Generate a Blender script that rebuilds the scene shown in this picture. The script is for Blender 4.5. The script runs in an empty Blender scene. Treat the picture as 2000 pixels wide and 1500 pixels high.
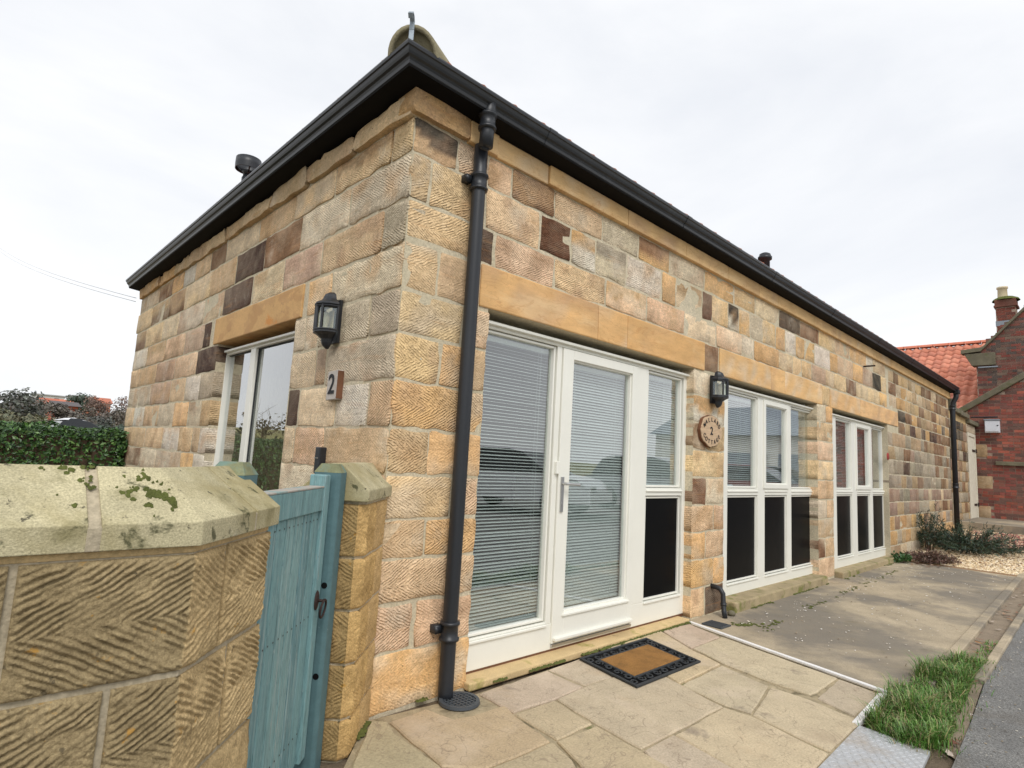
import bpy, math, random
import numpy as np
from mathutils import Vector, Matrix

# ---------------------------------------------------------------- camera, sky, sun, exposure
scene = bpy.context.scene
CPX = np.array([1000., 750.])                      # photo centre (2000x1500 pixels)
VLm = np.array([-90., 834.]) - CPX                 # vanishing point of the gable direction (+Y)
VRm = np.array([2196., 962.]) - CPX                # vanishing point of the long front (+X)
FPX = float(np.sqrt(-VLm @ VRm))
ax = np.array([*VRm, FPX]); ax /= np.linalg.norm(ax)
ay = np.array([*VLm, FPX]); ay /= np.linalg.norm(ay)
az = np.cross(ax, ay)
RM = np.stack([ax, ay, az], 1)                     # world -> lens axes (x right, y down, z ahead)
CAM = np.array([-1.60783598, -2.58880726, 1.25997741])
cd = bpy.data.cameras.new('camera'); cam = bpy.data.objects.new('camera', cd)
scene.collection.objects.link(cam); scene.camera = cam
cd.sensor_width = 36; cd.lens = FPX / 2000 * 36; cd.clip_start = .05; cd.clip_end = 3000
cam.matrix_world = Matrix(((RM[0][0], -RM[1][0], -RM[2][0], CAM[0]),
                           (RM[0][1], -RM[1][1], -RM[2][1], CAM[1]),
                           (RM[0][2], -RM[1][2], -RM[2][2], CAM[2]), (0, 0, 0, 1)))

SUN_EL, SUN_AZ = math.radians(48), math.radians(-120)   # azimuth of the sun measured from +X towards +Y
world = bpy.data.worlds.new('World'); scene.world = world; world.use_nodes = True
wn = world.node_tree; wn.nodes.clear()
def wnode(t, **k):
    n = wn.nodes.new(t)
    for a, b in k.items(): setattr(n, a, b)
    return n
w_out = wnode('ShaderNodeOutputWorld'); w_bg = wnode('ShaderNodeBackground'); w_bg.inputs['Strength'].default_value = .1
w_sky = wnode('ShaderNodeTexSky', sky_type='NISHITA', sun_disc=False, sun_elevation=SUN_EL, sun_rotation=math.radians(90) - SUN_AZ)
w_tc = wnode('ShaderNodeTexCoord'); w_map = wnode('ShaderNodeMapping'); w_map.inputs['Scale'].default_value = (1, 1, 2.6)
w_n1 = wnode('ShaderNodeTexNoise'); w_n1.inputs['Scale'].default_value = 1.7; w_n1.inputs['Detail'].default_value = 6; w_n1.inputs['Roughness'].default_value = .55
w_n1.inputs['Distortion'].default_value = .4
w_rmp = wnode('ShaderNodeValToRGB')
w_rmp.color_ramp.elements[0].position = .30; w_rmp.color_ramp.elements[0].color = (.83, .85, .885, 1)
w_rmp.color_ramp.elements[1].position = .62; w_rmp.color_ramp.elements[1].color = (1.0, 1.0, 1.0, 1)
w_mul = wnode('ShaderNodeMix', data_type='RGBA', blend_type='MULTIPLY'); w_mul.inputs[0].default_value = 1
w_mul.inputs[7].default_value = (8.75, 8.8, 8.9, 1)
w_mix = wnode('ShaderNodeMix', data_type='RGBA'); w_mix.inputs[0].default_value = .93
L = wn.links.new
L(w_tc.outputs['Generated'], w_map.inputs['Vector']); L(w_map.outputs[0], w_n1.inputs['Vector']); L(w_n1.outputs[0], w_rmp.inputs[0])
L(w_rmp.outputs[0], w_mul.inputs[6]); L(w_sky.outputs[0], w_mix.inputs[6]); L(w_mul.outputs[2], w_mix.inputs[7])
L(w_mix.outputs[2], w_bg.inputs['Color']); L(w_bg.outputs[0], w_out.inputs['Surface'])

sd = bpy.data.lights.new('sun', 'SUN'); sd.energy = 1.5; sd.angle = math.radians(25); sd.color = (1, .975, .94)
sun = bpy.data.objects.new('sun', sd); scene.collection.objects.link(sun); sun.location = (0, 0, 30)
sdir = Vector((math.cos(SUN_EL) * math.cos(SUN_AZ), math.cos(SUN_EL) * math.sin(SUN_AZ), math.sin(SUN_EL)))
sun.rotation_euler = sdir.to_track_quat('Z', 'Y').to_euler()
vs = scene.view_settings; vs.view_transform = 'Standard'; vs.look = 'None'; vs.exposure = .31; vs.gamma = 1; vs.use_curve_mapping = False

# ---------------------------------------------------------------- measuring helpers: photo pixel -> point on a real surface
def hit(u, v, axis, val):
    d = RM.T @ np.array([u - CPX[0], v - CPX[1], FPX]); t = (val - CAM[axis]) / d[axis]; return CAM + t * d
def fr(u, v, y=0.0): return hit(u, v, 1, y)        # on the long front
def gb(u, v, x=0.0): return hit(u, v, 0, x)        # on the gable end
def gd(u, v, z=0.0): return hit(u, v, 2, z)        # on the ground
def proj(p):
    q = RM @ (np.asarray(p, float) - CAM); return CPX + FPX * q[:2] / q[2]
def solve_u(px, z, wall, off=0.0):
    lo, hi = (-.5, 40.)
    f = (lambda t: proj((t, off, z))[0]) if wall == 'f' else (lambda t: -proj((off, t, z))[0])
    tgt = px if wall == 'f' else -px
    for _ in range(50):
        m = (lo + hi) / 2
        if f(m) < tgt: lo = m
        else: hi = m
    return (lo + hi) / 2

rnd = random.Random(7)
def hash3(ix, iy, iz, seed=0):
    h = (ix * 374761393 + iy * 668265263 + iz * 2147483647 + seed * 144665) & 0xffffffff
    h = ((h ^ (h >> 13)) * 1274126177) & 0xffffffff
    h = (h ^ (h >> 16)) & 0xffffffff
    return h / 4294967295.0
def vnoise(p, seed=0):
    p = np.asarray(p, float); i = np.floor(p).astype(np.int64); f = p - i; f = f * f * (3 - 2 * f)
    r = 0
    for dx in (0, 1):
        for dy in (0, 1):
            for dz in (0, 1):
                w = (f[..., 0] if dx else 1 - f[..., 0]) * (f[..., 1] if dy else 1 - f[..., 1]) * (f[..., 2] if dz else 1 - f[..., 2])
                r = r + w * hash3(i[..., 0] + dx, i[..., 1] + dy, i[..., 2] + dz, seed)
    return r * 2 - 1
def fbm(p, seed=0, o=3):
    p = np.asarray(p, float); r = 0; a = 1
    for k in range(o): r = r + a * vnoise(p * 2 ** k, seed + k); a *= .5
    return r

def lin(c):
    c = np.asarray(c, float) / 255
    return np.where(c <= .04045, c / 12.92, ((c + .055) / 1.055) ** 2.4)
def alb(r, g, b, k=1.0): return tuple(np.clip(lin((r, g, b)) * k, .004, .85))

# ---------------------------------------------------------------- objects
COL = scene.collection
WLOC = {}
def tag(o, label=None, cat=None, group=None, kind=None):
    if label: o['label'] = label
    if cat: o['category'] = cat
    if group: o['group'] = group
    if kind: o['kind'] = kind
    return o
def empty(name, loc, label=None, cat=None, group=None):
    o = bpy.data.objects.new(name, None); COL.objects.link(o); o.location = loc; o.empty_display_size = .2
    WLOC[o.name] = Vector(loc); return tag(o, label, cat, group)
def link_mesh(name, me, mat, parent=None, loc=(0, 0, 0)):
    o = bpy.data.objects.new(name, me); COL.objects.link(o)
    if mat is not None and len(me.materials) == 0: me.materials.append(mat)
    loc = Vector(loc); WLOC[o.name] = loc.copy()
    if parent is not None: o.parent = parent; loc = loc - WLOC[parent.name]
    o.location = loc
    return o
def add(name, verts, faces, mat, parent=None, smooth=False, col=None, uv=None, bevel=0, seg=2, center=True):
    verts = np.asarray(verts, float).reshape(-1, 3)
    lo, hi = verts.min(0), verts.max(0)
    org = np.array([(lo[0] + hi[0]) / 2, (lo[1] + hi[1]) / 2, lo[2]]) if center else np.zeros(3)
    me = bpy.data.meshes.new(name); me.from_pydata((verts - org).tolist(), [], faces if isinstance(faces, list) else faces.tolist())
    if smooth: me.polygons.foreach_set('use_smooth', np.ones(len(me.polygons), bool))
    if col is not None:
        a = me.color_attributes.new('Col', 'FLOAT_COLOR', 'POINT')
        c = np.asarray(col, float)
        if c.ndim == 1: c = np.tile(c, (len(verts), 1))
        if c.shape[1] == 3: c = np.hstack([c, np.ones((len(c), 1))])
        a.data.foreach_set('color', c.ravel())
    if uv is not None:
        l = me.uv_layers.new(name='tool'); vi = np.zeros(len(me.loops), int); me.loops.foreach_get('vertex_index', vi)
        l.data.foreach_set('uv', np.asarray(uv, float)[vi].ravel())
    me.update()
    o = link_mesh(name, me, mat, parent, org)
    if bevel:
        m = o.modifiers.new('bevel', 'BEVEL'); m.width = bevel; m.segments = seg; m.limit_method = 'ANGLE'; m.angle_limit = math.radians(40)
    return o
def clone(o, parent=None, dloc=None, name=None):
    c = o.copy(); COL.objects.link(c)
    if parent is not None: c.parent = parent
    return c

class MB:
    def __init__(s): s.v = []; s.f = []; s.c = []
    def n(s): return len(s.v)
    def poly(s, pts):
        b = s.n(); s.v += [tuple(map(float, p)) for p in pts]; s.f.append(tuple(range(b, b + len(pts)))); return s
    def raw(s, v, f):
        b = s.n(); s.v += [tuple(map(float, p)) for p in v]; s.f += [tuple(i + b for i in q) for q in f]; return s
    def box(s, x0, x1, y0, y1, z0, z1):
        x0, x1 = min(x0, x1), max(x0, x1); y0, y1 = min(y0, y1), max(y0, y1); z0, z1 = min(z0, z1), max(z0, z1)
        return s.raw([(x0,y0,z0),(x1,y0,z0),(x1,y1,z0),(x0,y1,z0),(x0,y0,z1),(x1,y0,z1),(x1,y1,z1),(x0,y1,z1)],
                     [(0,3,2,1),(4,5,6,7),(0,1,5,4),(1,2,6,5),(2,3,7,6),(3,0,4,7)])
    def obox(s, c, a, b, d):
        c, a, b, d = map(lambda q: np.asarray(q, float), (c, a, b, d))
        if np.dot(np.cross(a, b), d) < 0: a = -a
        V = [c + i * a + j * b + k * d for k in (-1, 1) for j in (-1, 1) for i in (-1, 1)]
        return s.raw(V, [(0,2,3,1),(4,5,7,6),(0,1,5,4),(1,3,7,5),(3,2,6,7),(2,0,4,6)])
    def prism(s, lowp, topp):
        n = len(lowp); f = [tuple(range(n))[::-1], tuple(range(n, 2 * n))] + [(i, (i + 1) % n, n + (i + 1) % n, n + i) for i in range(n)]
        return s.raw(list(lowp) + list(topp), f)
    def tube(s, pts, r, n=10, cap=True):
        P = [np.asarray(p, float) for p in pts]; R = r if hasattr(r, '__len__') else [r] * len(P)
        base = s.n(); t0 = P[1] - P[0]; t0 /= np.linalg.norm(t0)
        up = np.array([0, 0, 1.]) if abs(t0[2]) < .9 else np.array([1., 0, 0])
        e = np.cross(t0, up); e /= np.linalg.norm(e)
        for i, p in enumerate(P):
            a = P[max(i - 1, 0)]; b = P[min(i + 1, len(P) - 1)]; t = b - a; t /= np.linalg.norm(t)
            e = e - t * (e @ t); e /= np.linalg.norm(e); w = np.cross(t, e)
            for k in range(n):
                an = 2 * math.pi * k / n; s.v.append(tuple(p + R[i] * (math.cos(an) * e + math.sin(an) * w)))
        for i in range(len(P) - 1):
            for k in range(n):
                a = base + i * n + k; b = base + i * n + (k + 1) % n; s.f.append((a, b, b + n, a + n))
        if cap:
            s.f.append(tuple(base + k for k in range(n))[::-1]); s.f.append(tuple(base + (len(P) - 1) * n + k for k in range(n)))
        return s
    def lathe(s, c, prof, n=24, ex=(1,0,0), ey=(0,1,0), ez=(0,0,1), a0=0, a1=2 * math.pi):
        c, ex, ey, ez = map(lambda q: np.asarray(q, float), (c, ex, ey, ez)); base = s.n(); full = abs(a1 - a0 - 2 * math.pi) < 1e-6
        m = n if full else n + 1
        for r, z in prof:
            for k in range(m):
                a = a0 + (a1 - a0) * k / n; s.v.append(tuple(c + ex * r * math.cos(a) + ey * r * math.sin(a) + ez * z))
        for i in range(len(prof) - 1):
            for k in range(n):
                a = base + i * m + k; b = base + i * m + (k + 1) % m; s.f.append((a, b, b + m, a + m))
        return s
    def build(s, name, mat, parent=None, smooth=False, bevel=0, seg=2, col=None, center=True):
        return add(name, s.v, s.f, mat, parent, smooth, col, None, bevel, seg, center)

# ---------------------------------------------------------------- materials
MATS = {}
class NT:
    def __init__(s, name):
        s.m = bpy.data.materials.new(name); s.m.use_nodes = True; s.t = s.m.node_tree; s.t.nodes.clear()
        s.out = s.N('ShaderNodeOutputMaterial')
    def N(s, t, **k):
        n = s.t.nodes.new(t)
        for a, b in k.items(): setattr(n, a, b)
        return n
    def L(s, a, b): s.t.links.new(a, b)
    def pos(s): return s.N('ShaderNodeNewGeometry').outputs['Position']
    def noise(s, vec, scale, detail=3, rough=.5, dist=0.0):
        n = s.N('ShaderNodeTexNoise'); n.inputs['Scale'].default_value = scale; n.inputs['Detail'].default_value = detail
        n.inputs['Roughness'].default_value = rough; n.inputs['Distortion'].default_value = dist
        if vec is not None: s.L(vec, n.inputs['Vector'])
        return n.outputs[0]
    def math(s, op, a, b=None, c=None):
        n = s.N('ShaderNodeMath', operation=op)
        for i, q in enumerate((a, b, c)):
            if q is None: continue
            if isinstance(q, (int, float)): n.inputs[i].default_value = q
            else: s.L(q, n.inputs[i])
        return n.outputs[0]
    def ramp(s, f, p0, p1, c0=(0,0,0), c1=(1,1,1)):
        n = s.N('ShaderNodeValToRGB'); e = n.color_ramp.elements
        e[0].position = p0; e[1].position = p1; e[0].color = (*c0, 1); e[1].color = (*c1, 1); s.L(f, n.inputs[0]); return n.outputs[0]
    def mix(s, f, a, b, mode='MIX'):
        n = s.N('ShaderNodeMix', data_type='RGBA', blend_type=mode)
        for i, q in ((0, f), (6, a), (7, b)):
            if isinstance(q, (int, float)): n.inputs[i].default_value = q
            elif isinstance(q, tuple): n.inputs[i].default_value = (*q[:3], 1)
            else: s.L(q, n.inputs[i])
        return n.outputs[2]
    def attr(s, name='Col'):
        n = s.N('ShaderNodeAttribute', attribute_name=name); return n
    def bsdf(s, color, rough=.8, metal=0, spec=.5, normal=None, coat=0):
        b = s.N('ShaderNodeBsdfPrincipled')
        if isinstance(color, tuple): b.inputs['Base Color'].default_value = (*color[:3], 1)
        else: s.L(color, b.inputs['Base Color'])
        if isinstance(rough, (int, float)): b.inputs['Roughness'].default_value = rough
        else: s.L(rough, b.inputs['Roughness'])
        b.inputs['Metallic'].default_value = metal; b.inputs['Specular IOR Level'].default_value = spec; b.inputs['Coat Weight'].default_value = coat
        if normal is not None: s.L(normal, b.inputs['Normal'])
        s.L(b.outputs[0], s.out.inputs['Surface']); return b
    def bump(s, h, strength=.5, dist=.01, normal=None):
        n = s.N('ShaderNodeBump'); n.inputs['Strength'].default_value = strength; n.inputs['Distance'].default_value = dist; s.L(h, n.inputs['Height'])
        if normal is not None: s.L(normal, n.inputs['Normal'])
        return n.outputs[0]

def pm(name, base, var=.18, scale=5, rough=.75, bump=.25, bscale=90, bdist=.004, metal=0, spec=.4, attr=False, stain=None, stains=(), fine=.1, fscale=140, stretch=None, coat=0, veins=()):
    t = NT(name); p = t.pos()
    if stretch:
        mp = t.N('ShaderNodeMapping'); mp.inputs['Scale'].default_value = stretch; t.L(p, mp.inputs['Vector']); p = mp.outputs[0]
    c = t.attr().outputs['Color'] if attr else base
    n1 = t.noise(p, scale, 4, .6)
    f = t.ramp(n1, .3, .7, (1 - var,) * 3, (1 + var,) * 3)
    c = t.mix(1.0, c, f, 'MULTIPLY')
    n2 = t.noise(p, fscale, 2, .6)
    c = t.mix(1.0, c, t.ramp(n2, .3, .7, (1 - fine,) * 3, (1 + fine,) * 3), 'MULTIPLY')
    for (sc, lo, hi, colr, amt) in stains:
        m = t.ramp(t.noise(p, sc, 5, .65, .3), lo, hi); m2 = t.math('MULTIPLY', m, amt)
        c = t.mix(m2, c, colr)
    for (sc, wd, colr, amt, ds) in veins:
        m = t.ramp(t.math('ABSOLUTE', t.math('SUBTRACT', t.noise(p, sc, 3, .55, ds), .5)), 0.0, wd, (1, 1, 1), (0, 0, 0)); c = t.mix(t.math('MULTIPLY', m, amt), c, colr)
    h = t.noise(p, bscale, 4, .6)
    nr = t.bump(h, bump, bdist) if bump else None
    t.bsdf(c, rough, metal, spec, nr, coat); MATS[name] = t.m; return t.m

def make_stone(name, pitch, slope, dist, strength):
    t = NT(name); p = t.pos(); at = t.attr()
    uv = t.N('ShaderNodeUVMap', uv_map='tool'); sp = t.N('ShaderNodeSeparateXYZ'); t.L(uv.outputs[0], sp.inputs[0])
    u, v = sp.outputs[0], sp.outputs[1]
    wob = t.noise(p, 5, 2, .5); wob2 = t.noise(p, 38, 2, .5)
    av = t.math('ABSOLUTE', v)
    ph = t.math('ADD', av, t.math('MULTIPLY', u, slope))
    ph = t.math('ADD', t.math('ADD', t.math('DIVIDE', ph, pitch), t.math('MULTIPLY', wob, 2.6)), t.math('MULTIPLY', wob2, .9))
    s = t.math('MULTIPLY', t.math('ADD', t.math('SINE', t.math('MULTIPLY', ph, 6.2832)), 1), .5)
    brk = t.ramp(t.noise(p, 46, 3, .65), .40, .56)
    tl = t.math('MULTIPLY', t.math('MULTIPLY', s, brk), at.outputs['Alpha'])
    fn = t.noise(p, 95, 5, .72); lg = t.noise(p, 16, 4, .6)
    mp = t.N('ShaderNodeMapping'); mp.inputs['Scale'].default_value = (3, 3, 30); t.L(p, mp.inputs['Vector'])
    bed = t.noise(mp.outputs[0], 1.4, 4, .6, .4)
    h = t.math('ADD', t.math('ADD', t.math('MULTIPLY', tl, .95), t.math('MULTIPLY', fn, .75)), t.math('ADD', t.math('MULTIPLY', lg, .8), t.math('MULTIPLY', bed, .55)))
    nr = t.bump(h, strength, dist)
    c = at.outputs['Color']
    n1 = t.noise(p, 7.5, 5, .68, .4)
    c = t.mix(1.0, c, t.ramp(n1, .3, .7, (.85, .835, .82), (1.13, 1.13, 1.13)), 'MULTIPLY')
    c = t.mix(1.0, c, t.ramp(t.noise(p, 75, 5, .8), .33, .68, (.71, .695, .675), (1.25, 1.25, 1.25)), 'MULTIPLY')
    c = t.mix(1.0, c, t.ramp(t.noise(p, 26, 4, .7, .3), .33, .67, (.87, .86, .845), (1.12, 1.12, 1.12)), 'MULTIPLY')
    c = t.mix(1.0, c, t.ramp(bed, .35, .65, (.94, .925, .91), (1.05, 1.05, 1.05)), 'MULTIPLY')
    wth = t.noise(p, 1.7, 6, .7, .6); c = t.mix(t.math('MULTIPLY', t.ramp(wth, .42, .68), .30), c, alb(226, 207, 178)); c = t.mix(t.math('MULTIPLY', t.ramp(t.noise(p, 2.3, 6, .72, .8), .56, .72), .30), c, alb(160, 134, 104))
    iron = t.math('MULTIPLY', t.ramp(t.noise(mp.outputs[0], .8, 5, .6, .8), .58, .72), .30); c = t.mix(iron, c, alb(206, 150, 92))
    soot = t.math('MULTIPLY', t.ramp(t.noise(p, 4.6, 6, .75, .6), .62, .75), .55); c = t.mix(soot, c, alb(112, 98, 84))
    pale = t.math('MULTIPLY', t.ramp(t.noise(p, 3.1, 5, .7, .2), .58, .74), .40); c = t.mix(pale, c, alb(232, 222, 202))
    pits = t.math('MULTIPLY', t.ramp(t.noise(p, 48, 2, .5), .71, .76), .75); c = t.mix(pits, c, alb(96, 78, 62))
    t.bsdf(c, .93, 0, .25, nr); MATS[name] = t.m; return t.m
make_stone('stone', .0165, .62, .010, .85)

pm('mortar', alb(202, 190, 164), .10, 9, .95, .6, 110, .007, fine=.2, fscale=80, stains=((1.7, .45, .66, alb(190, 180, 150), .6), (2.3, .56, .72, alb(160, 144, 112), .5)))
pm('mortar_old', alb(196, 170, 124), .14, 9, .95, .5, 110, .008, fine=.18, fscale=90)
pm('ashlar', alb(218, 176, 120), .1, 4, .9, .22, 160, .003, attr=True, stretch=(1, 1, 4), stains=((2.2, .52, .72, alb(206, 156, 100), .5), (1.4, .54, .70, alb(232, 202, 156), .55), (5, .62, .74, alb(176, 138, 100), .45), (30, .68, .73, alb(150, 112, 78), .5)), fine=.12, veins=((1.6, .012, alb(190, 138, 86), .45, 1.2), (3.2, .010, alb(180, 132, 86), .35, .8)))
pm('lintel_swirl', alb(204, 164, 112), .1, 4, .9, .3, 120, .004, stretch=(1, 1, 1.6), stains=((2.6, .50, .56, alb(178, 136, 92), .55), (4.4, .55, .60, alb(188, 148, 104), .6), (2.0, .60, .66, alb(206, 136, 66), .7), (7, .62, .68, alb(160, 124, 90), .5)), fine=.12)
pm('joint_grey', alb(172, 160, 136), .15, 9, .95, .5, 120, .006, fine=.18, fscale=90)
pm('coping', alb(180, 171, 138), .2, 6, .95, .55, 190, .005, stains=((2.6, .47, .62, alb(152, 140, 98), .75), (7, .56, .66, alb(118, 112, 76), .65), (13, .60, .66, alb(70, 72, 46), .85), (40, .63, .68, alb(54, 52, 42), .8), (4.2, .66, .70, alb(208, 200, 178), .6)), fine=.26, fscale=240)
pm('white_paint', alb(233, 232, 222), .03, 3, .38, .04, 40, .001, spec=.45, fine=.015)
pm('black_plastic', alb(36, 39, 44), .12, 3, .42, .05, 60, .001, spec=.5, fine=.05)
pm('black_gutter', alb(30, 33, 38), .25, 2, .36, .05, 60, .001, spec=.55, fine=.1, stains=((4, .55, .70, alb(66, 68, 70), .4),))
pm('soffit', alb(15, 15, 16), .1, 3, .7, .05, 60, .001, spec=.12)
pm('black_panel', alb(13, 14, 16), .15, 2, .3, .02, 30, .001, spec=.06, fine=.05)
pm('drain_grey', alb(72, 77, 82), .1, 9, .5, .05, 60, .001)
pm('lead_grey', alb(142, 150, 158), .12, 6, .5, .1, 60, .002, metal=.3)
pm('galv', alb(150, 160, 168), .12, 8, .45, .1, 80, .001, metal=.5)
pm('steel', alb(190, 190, 190), .05, 6, .28, .05, 80, .001, metal=.9)
pm('rusty_iron', alb(62, 48, 44), .3, 30, .7, .4, 200, .002, metal=.4)
pm('teal', alb(118, 154, 156), .15, 7, .75, .45, 30, .004, stretch=(11, 11, .8), fine=.12, fscale=30, stains=((4, .54, .68, alb(146, 170, 172), .6), (2.2, .56, .66, alb(84, 116, 118), .5), (9, .66, .71, alb(176, 170, 158), .7), (14, .69, .73, alb(96, 88, 78), .6)), veins=((6, .018, alb(70, 98, 100), .55, .3), (3, .012, alb(160, 178, 178), .5, .2)))
for nm, cc_ in (('teal_b', (126, 160, 160)), ('teal_c', (106, 142, 146))):
    pm(nm, alb(*cc_), .18, 7, .78, .5, 30, .004, stretch=(12, 12, .7), fine=.14, fscale=30, stains=((4, .48, .64, alb(154, 174, 172), .7), (2.2, .56, .66, alb(80, 112, 114), .5), (8, .64, .69, alb(178, 172, 160), .8), (13, .68, .72, alb(92, 84, 74), .7)), veins=((6, .02, alb(66, 92, 94), .6, .3), (3, .014, alb(166, 180, 178), .55, .2)))
pm('post_cap', alb(126, 128, 96), .2, 12, .9, .5, 60, .004, stains=((9, .5, .62, alb(104, 140, 138), .6), (14, .58, .66, alb(150, 118, 84), .7)))
pm('wire', alb(176, 178, 182), .05, 3, .6, 0)
pm('teal_dark', alb(84, 114, 118), .1, 6, .65, .3, 30, .003, stretch=(4, 4, 6), fine=.08, stains=((7, .68, .74, alb(150, 170, 170), .6),))
pm('bare_wood', alb(168, 160, 150), .16, 5, .85, .35, 60, .003, stretch=(3, 3, 3), stains=((5, .5, .62, alb(100, 146, 148), .7),))
pm('flag', alb(196, 176, 142), .10, 5, .85, .5, 50, .007, attr=True, stains=((2.4, .56, .72, alb(164, 146, 122), .6), (1.3, .55, .70, alb(210, 192, 170), .55), (3.4, .62, .70, alb(128, 116, 104), .6), (13, .66, .72, alb(132, 118, 100), .55), (1.9, .60, .70, alb(186, 162, 130), .4)), fine=.15, fscale=110, veins=((3.5, .008, alb(128, 112, 96), .55, 1.2), (7, .006, alb(120, 106, 92), .4, .6)))
pm('grout', alb(166, 152, 124), .25, 12, .95, .6, 120, .008, stains=((7, .55, .66, alb(84, 78, 56), .7), (5, .64, .70, alb(90, 104, 46), .7)))
pm('concrete', alb(174, 160, 136), .16, 2.4, .92, .5, 130, .005, stains=((.75, .45, .58, alb(108, 104, 98), .75), (2.6, .52, .64, alb(140, 130, 112), .5), (5, .60, .70, alb(118, 108, 84), .45), (40, .70, .74, alb(212, 206, 196), .6)), fine=.2, fscale=150)
pm('asphalt', alb(130, 129, 126), .16, 2.5, .9, 1.0, 130, .012, fine=.5, fscale=130, stains=((2.0, .56, .72, alb(108, 100, 88), .55), (.8, .52, .64, alb(112, 112, 112), .5), (30, .66, .72, alb(176, 172, 164), .5)))
pm('channel', alb(140, 126, 108), .2, 3, .93, .5, 90, .006, stains=((3, .52, .66, alb(96, 86, 74), .7), (9, .62, .70, alb(98, 104, 52), .6)), fine=.2)
pm('soil', alb(112, 98, 80), .25, 6, .95, .7, 60, .02)
pm('step_stone', alb(164, 148, 116), .18, 5, .92, .5, 90, .006, stains=((6, .52, .66, alb(106, 112, 44), .8), (9, .6, .7, alb(104, 90, 70), .5)))
pm('sill_stone', alb(206, 180, 134), .15, 5, .92, .5, 90, .006, stains=((5, .56, .68, alb(128, 130, 40), .75), (9, .64, .72, alb(120, 96, 70), .5)))
pm('moss', alb(92, 98, 46), .3, 20, .95, .8, 120, .012)
pm('white_line', alb(232, 230, 228), .05, 8, .7, .2, 60, .003, stains=((14, .66, .72, alb(190, 180, 160), .6),))
pm('checker_plate', alb(190, 192, 194), .07, 3, .6, .1, 90, .001, metal=.45, spec=.4, stains=((3.2, .50, .66, alb(176, 160, 138), .6),))
pm('rubber', alb(46, 49, 52), .15, 9, .6, .15, 120, .002, spec=.45)
pm('coir', alb(150, 108, 56), .2, 10, .95, .9, 300, .006, fine=.4, fscale=260, stains=((7, .58, .72, alb(92, 76, 40), .7),))
pm('brick', alb(150, 80, 64), .18, 3, .9, .5, 110, .006, attr=True, fine=.18, stains=((2.0, .52, .70, alb(106, 86, 76), .55), (6, .62, .72, alb(150, 124, 108), .45)))
pm('brick_mortar', alb(168, 150, 134), .2, 6, .95, .4, 90, .006, stains=((3, .5, .66, alb(110, 84, 74), .7),))
pm('pantile', alb(204, 122, 94), .14, 3, .8, .2, 90, .003, attr=True, fine=.1, stains=((1.5, .54, .70, alb(196, 138, 116), .5), (5, .62, .72, alb(130, 98, 80), .5)))
pm('gravestone_cap', alb(112, 106, 88), .2, 5, .93, .5, 90, .006, stains=((6, .55, .66, alb(92, 96, 60), .6),))
pm('pot_clay', alb(214, 200, 168), .08, 8, .8, .1, 80, .002)
pm('white_metal', alb(214, 216, 222), .06, 5, .4, .03, 40, .001)
pm('old_white_wood', alb(214, 208, 190), .08, 8, .7, .2, 50, .003)
pm('plaque_wood', alb(198, 170, 138), .16, 6, .7, .25, 50, .002, stretch=(2, 2, 12), stains=((3, .55, .7, alb(148, 112, 80), .5),))
pm('plaque_grey', alb(186, 178, 170), .14, 6, .75, .3, 60, .003, stretch=(2, 2, 9), stains=((6, .6, .7, alb(150, 132, 116), .5),))
pm('bark_edge', alb(112, 76, 54), .2, 12, .85, .4, 60, .004)
pm('ink', alb(34, 34, 38), .05, 8, .7, 0)
pm('hiptile', alb(150, 142, 116), .2, 6, .93, .5, 70, .008, stains=((5, .55, .68, alb(112, 116, 66), .6),))
pm('interior', alb(150, 144, 134), .05, 3, .9, 0)
pm('blind', alb(222, 226, 224), .02, 3, .5, 0)
pm('curtain', alb(150, 140, 112), .1, 6, .9, 0)
pm('gravel', alb(214, 186, 140), .1, 8, .85, .2, 60, .003, attr=True)
pm('gravel_base', alb(150, 120, 88), .25, 30, .95, .7, 120, .01)
pm('leaf', (.08, .12, .03), .18, 9, .45, 0, attr=True, spec=.5)
pm('leaf_far', (.08, .1, .03), .1, .4, .8, 0, attr=True, spec=.2)
pm('bark', alb(96, 80, 66), .2, 9, .95, .5, 30, .02)
pm('far_wall', alb(176, 120, 96), .1, .5, .9, 0, attr=True)
pm('grassland', alb(126, 122, 70), .2, .06, .95, 0, stains=((.12, .5, .62, alb(112, 96, 58), .6),))
pm('render_white', alb(222, 220, 212), .04, 2, .8, .05, 30, .003)
pm('car_paint', (.5, .5, .5), .02, 3, .2, 0, attr=True, coat=.6)
pm('car_glass', alb(24, 28, 32), .05, 2, .06, 0, spec=.6)
pm('dead_leaf', alb(140, 106, 82), .25, 40, .8, .2, 60, .003, attr=True)

t = NT('glass')
g = t.N('ShaderNodeNewGeometry'); fz = t.N('ShaderNodeFresnel'); fz.inputs['IOR'].default_value = 1.56
tr = t.N('ShaderNodeBsdfTransparent'); tr.inputs[0].default_value = (.90, .93, .92, 1)
gl = t.N('ShaderNodeBsdfGlossy'); gl.inputs['Roughness'].default_value = .0; gl.inputs[0].default_value = (.97, .985, 1, 1)
wv = t.bump(t.noise(t.pos(), 2.2, 1, .4), .05, .01); t.L(wv, gl.inputs['Normal'])
mx = t.N('ShaderNodeMixShader'); R4 = t.math('DIVIDE', t.math('MULTIPLY', fz.outputs[0], 5.0), t.math('ADD', t.math('MULTIPLY', fz.outputs[0], 4.0), 1.0))   # faces and coating of a sealed double pane
t.L(t.math('MULTIPLY', R4, t.math('SUBTRACT', 1.0, g.outputs['Backfacing'])), mx.inputs[0])
t.L(tr.outputs[0], mx.inputs[1]); t.L(gl.outputs[0], mx.inputs[2]); t.L(mx.outputs[0], t.out.inputs['Surface']); MATS['glass'] = t.m
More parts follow.
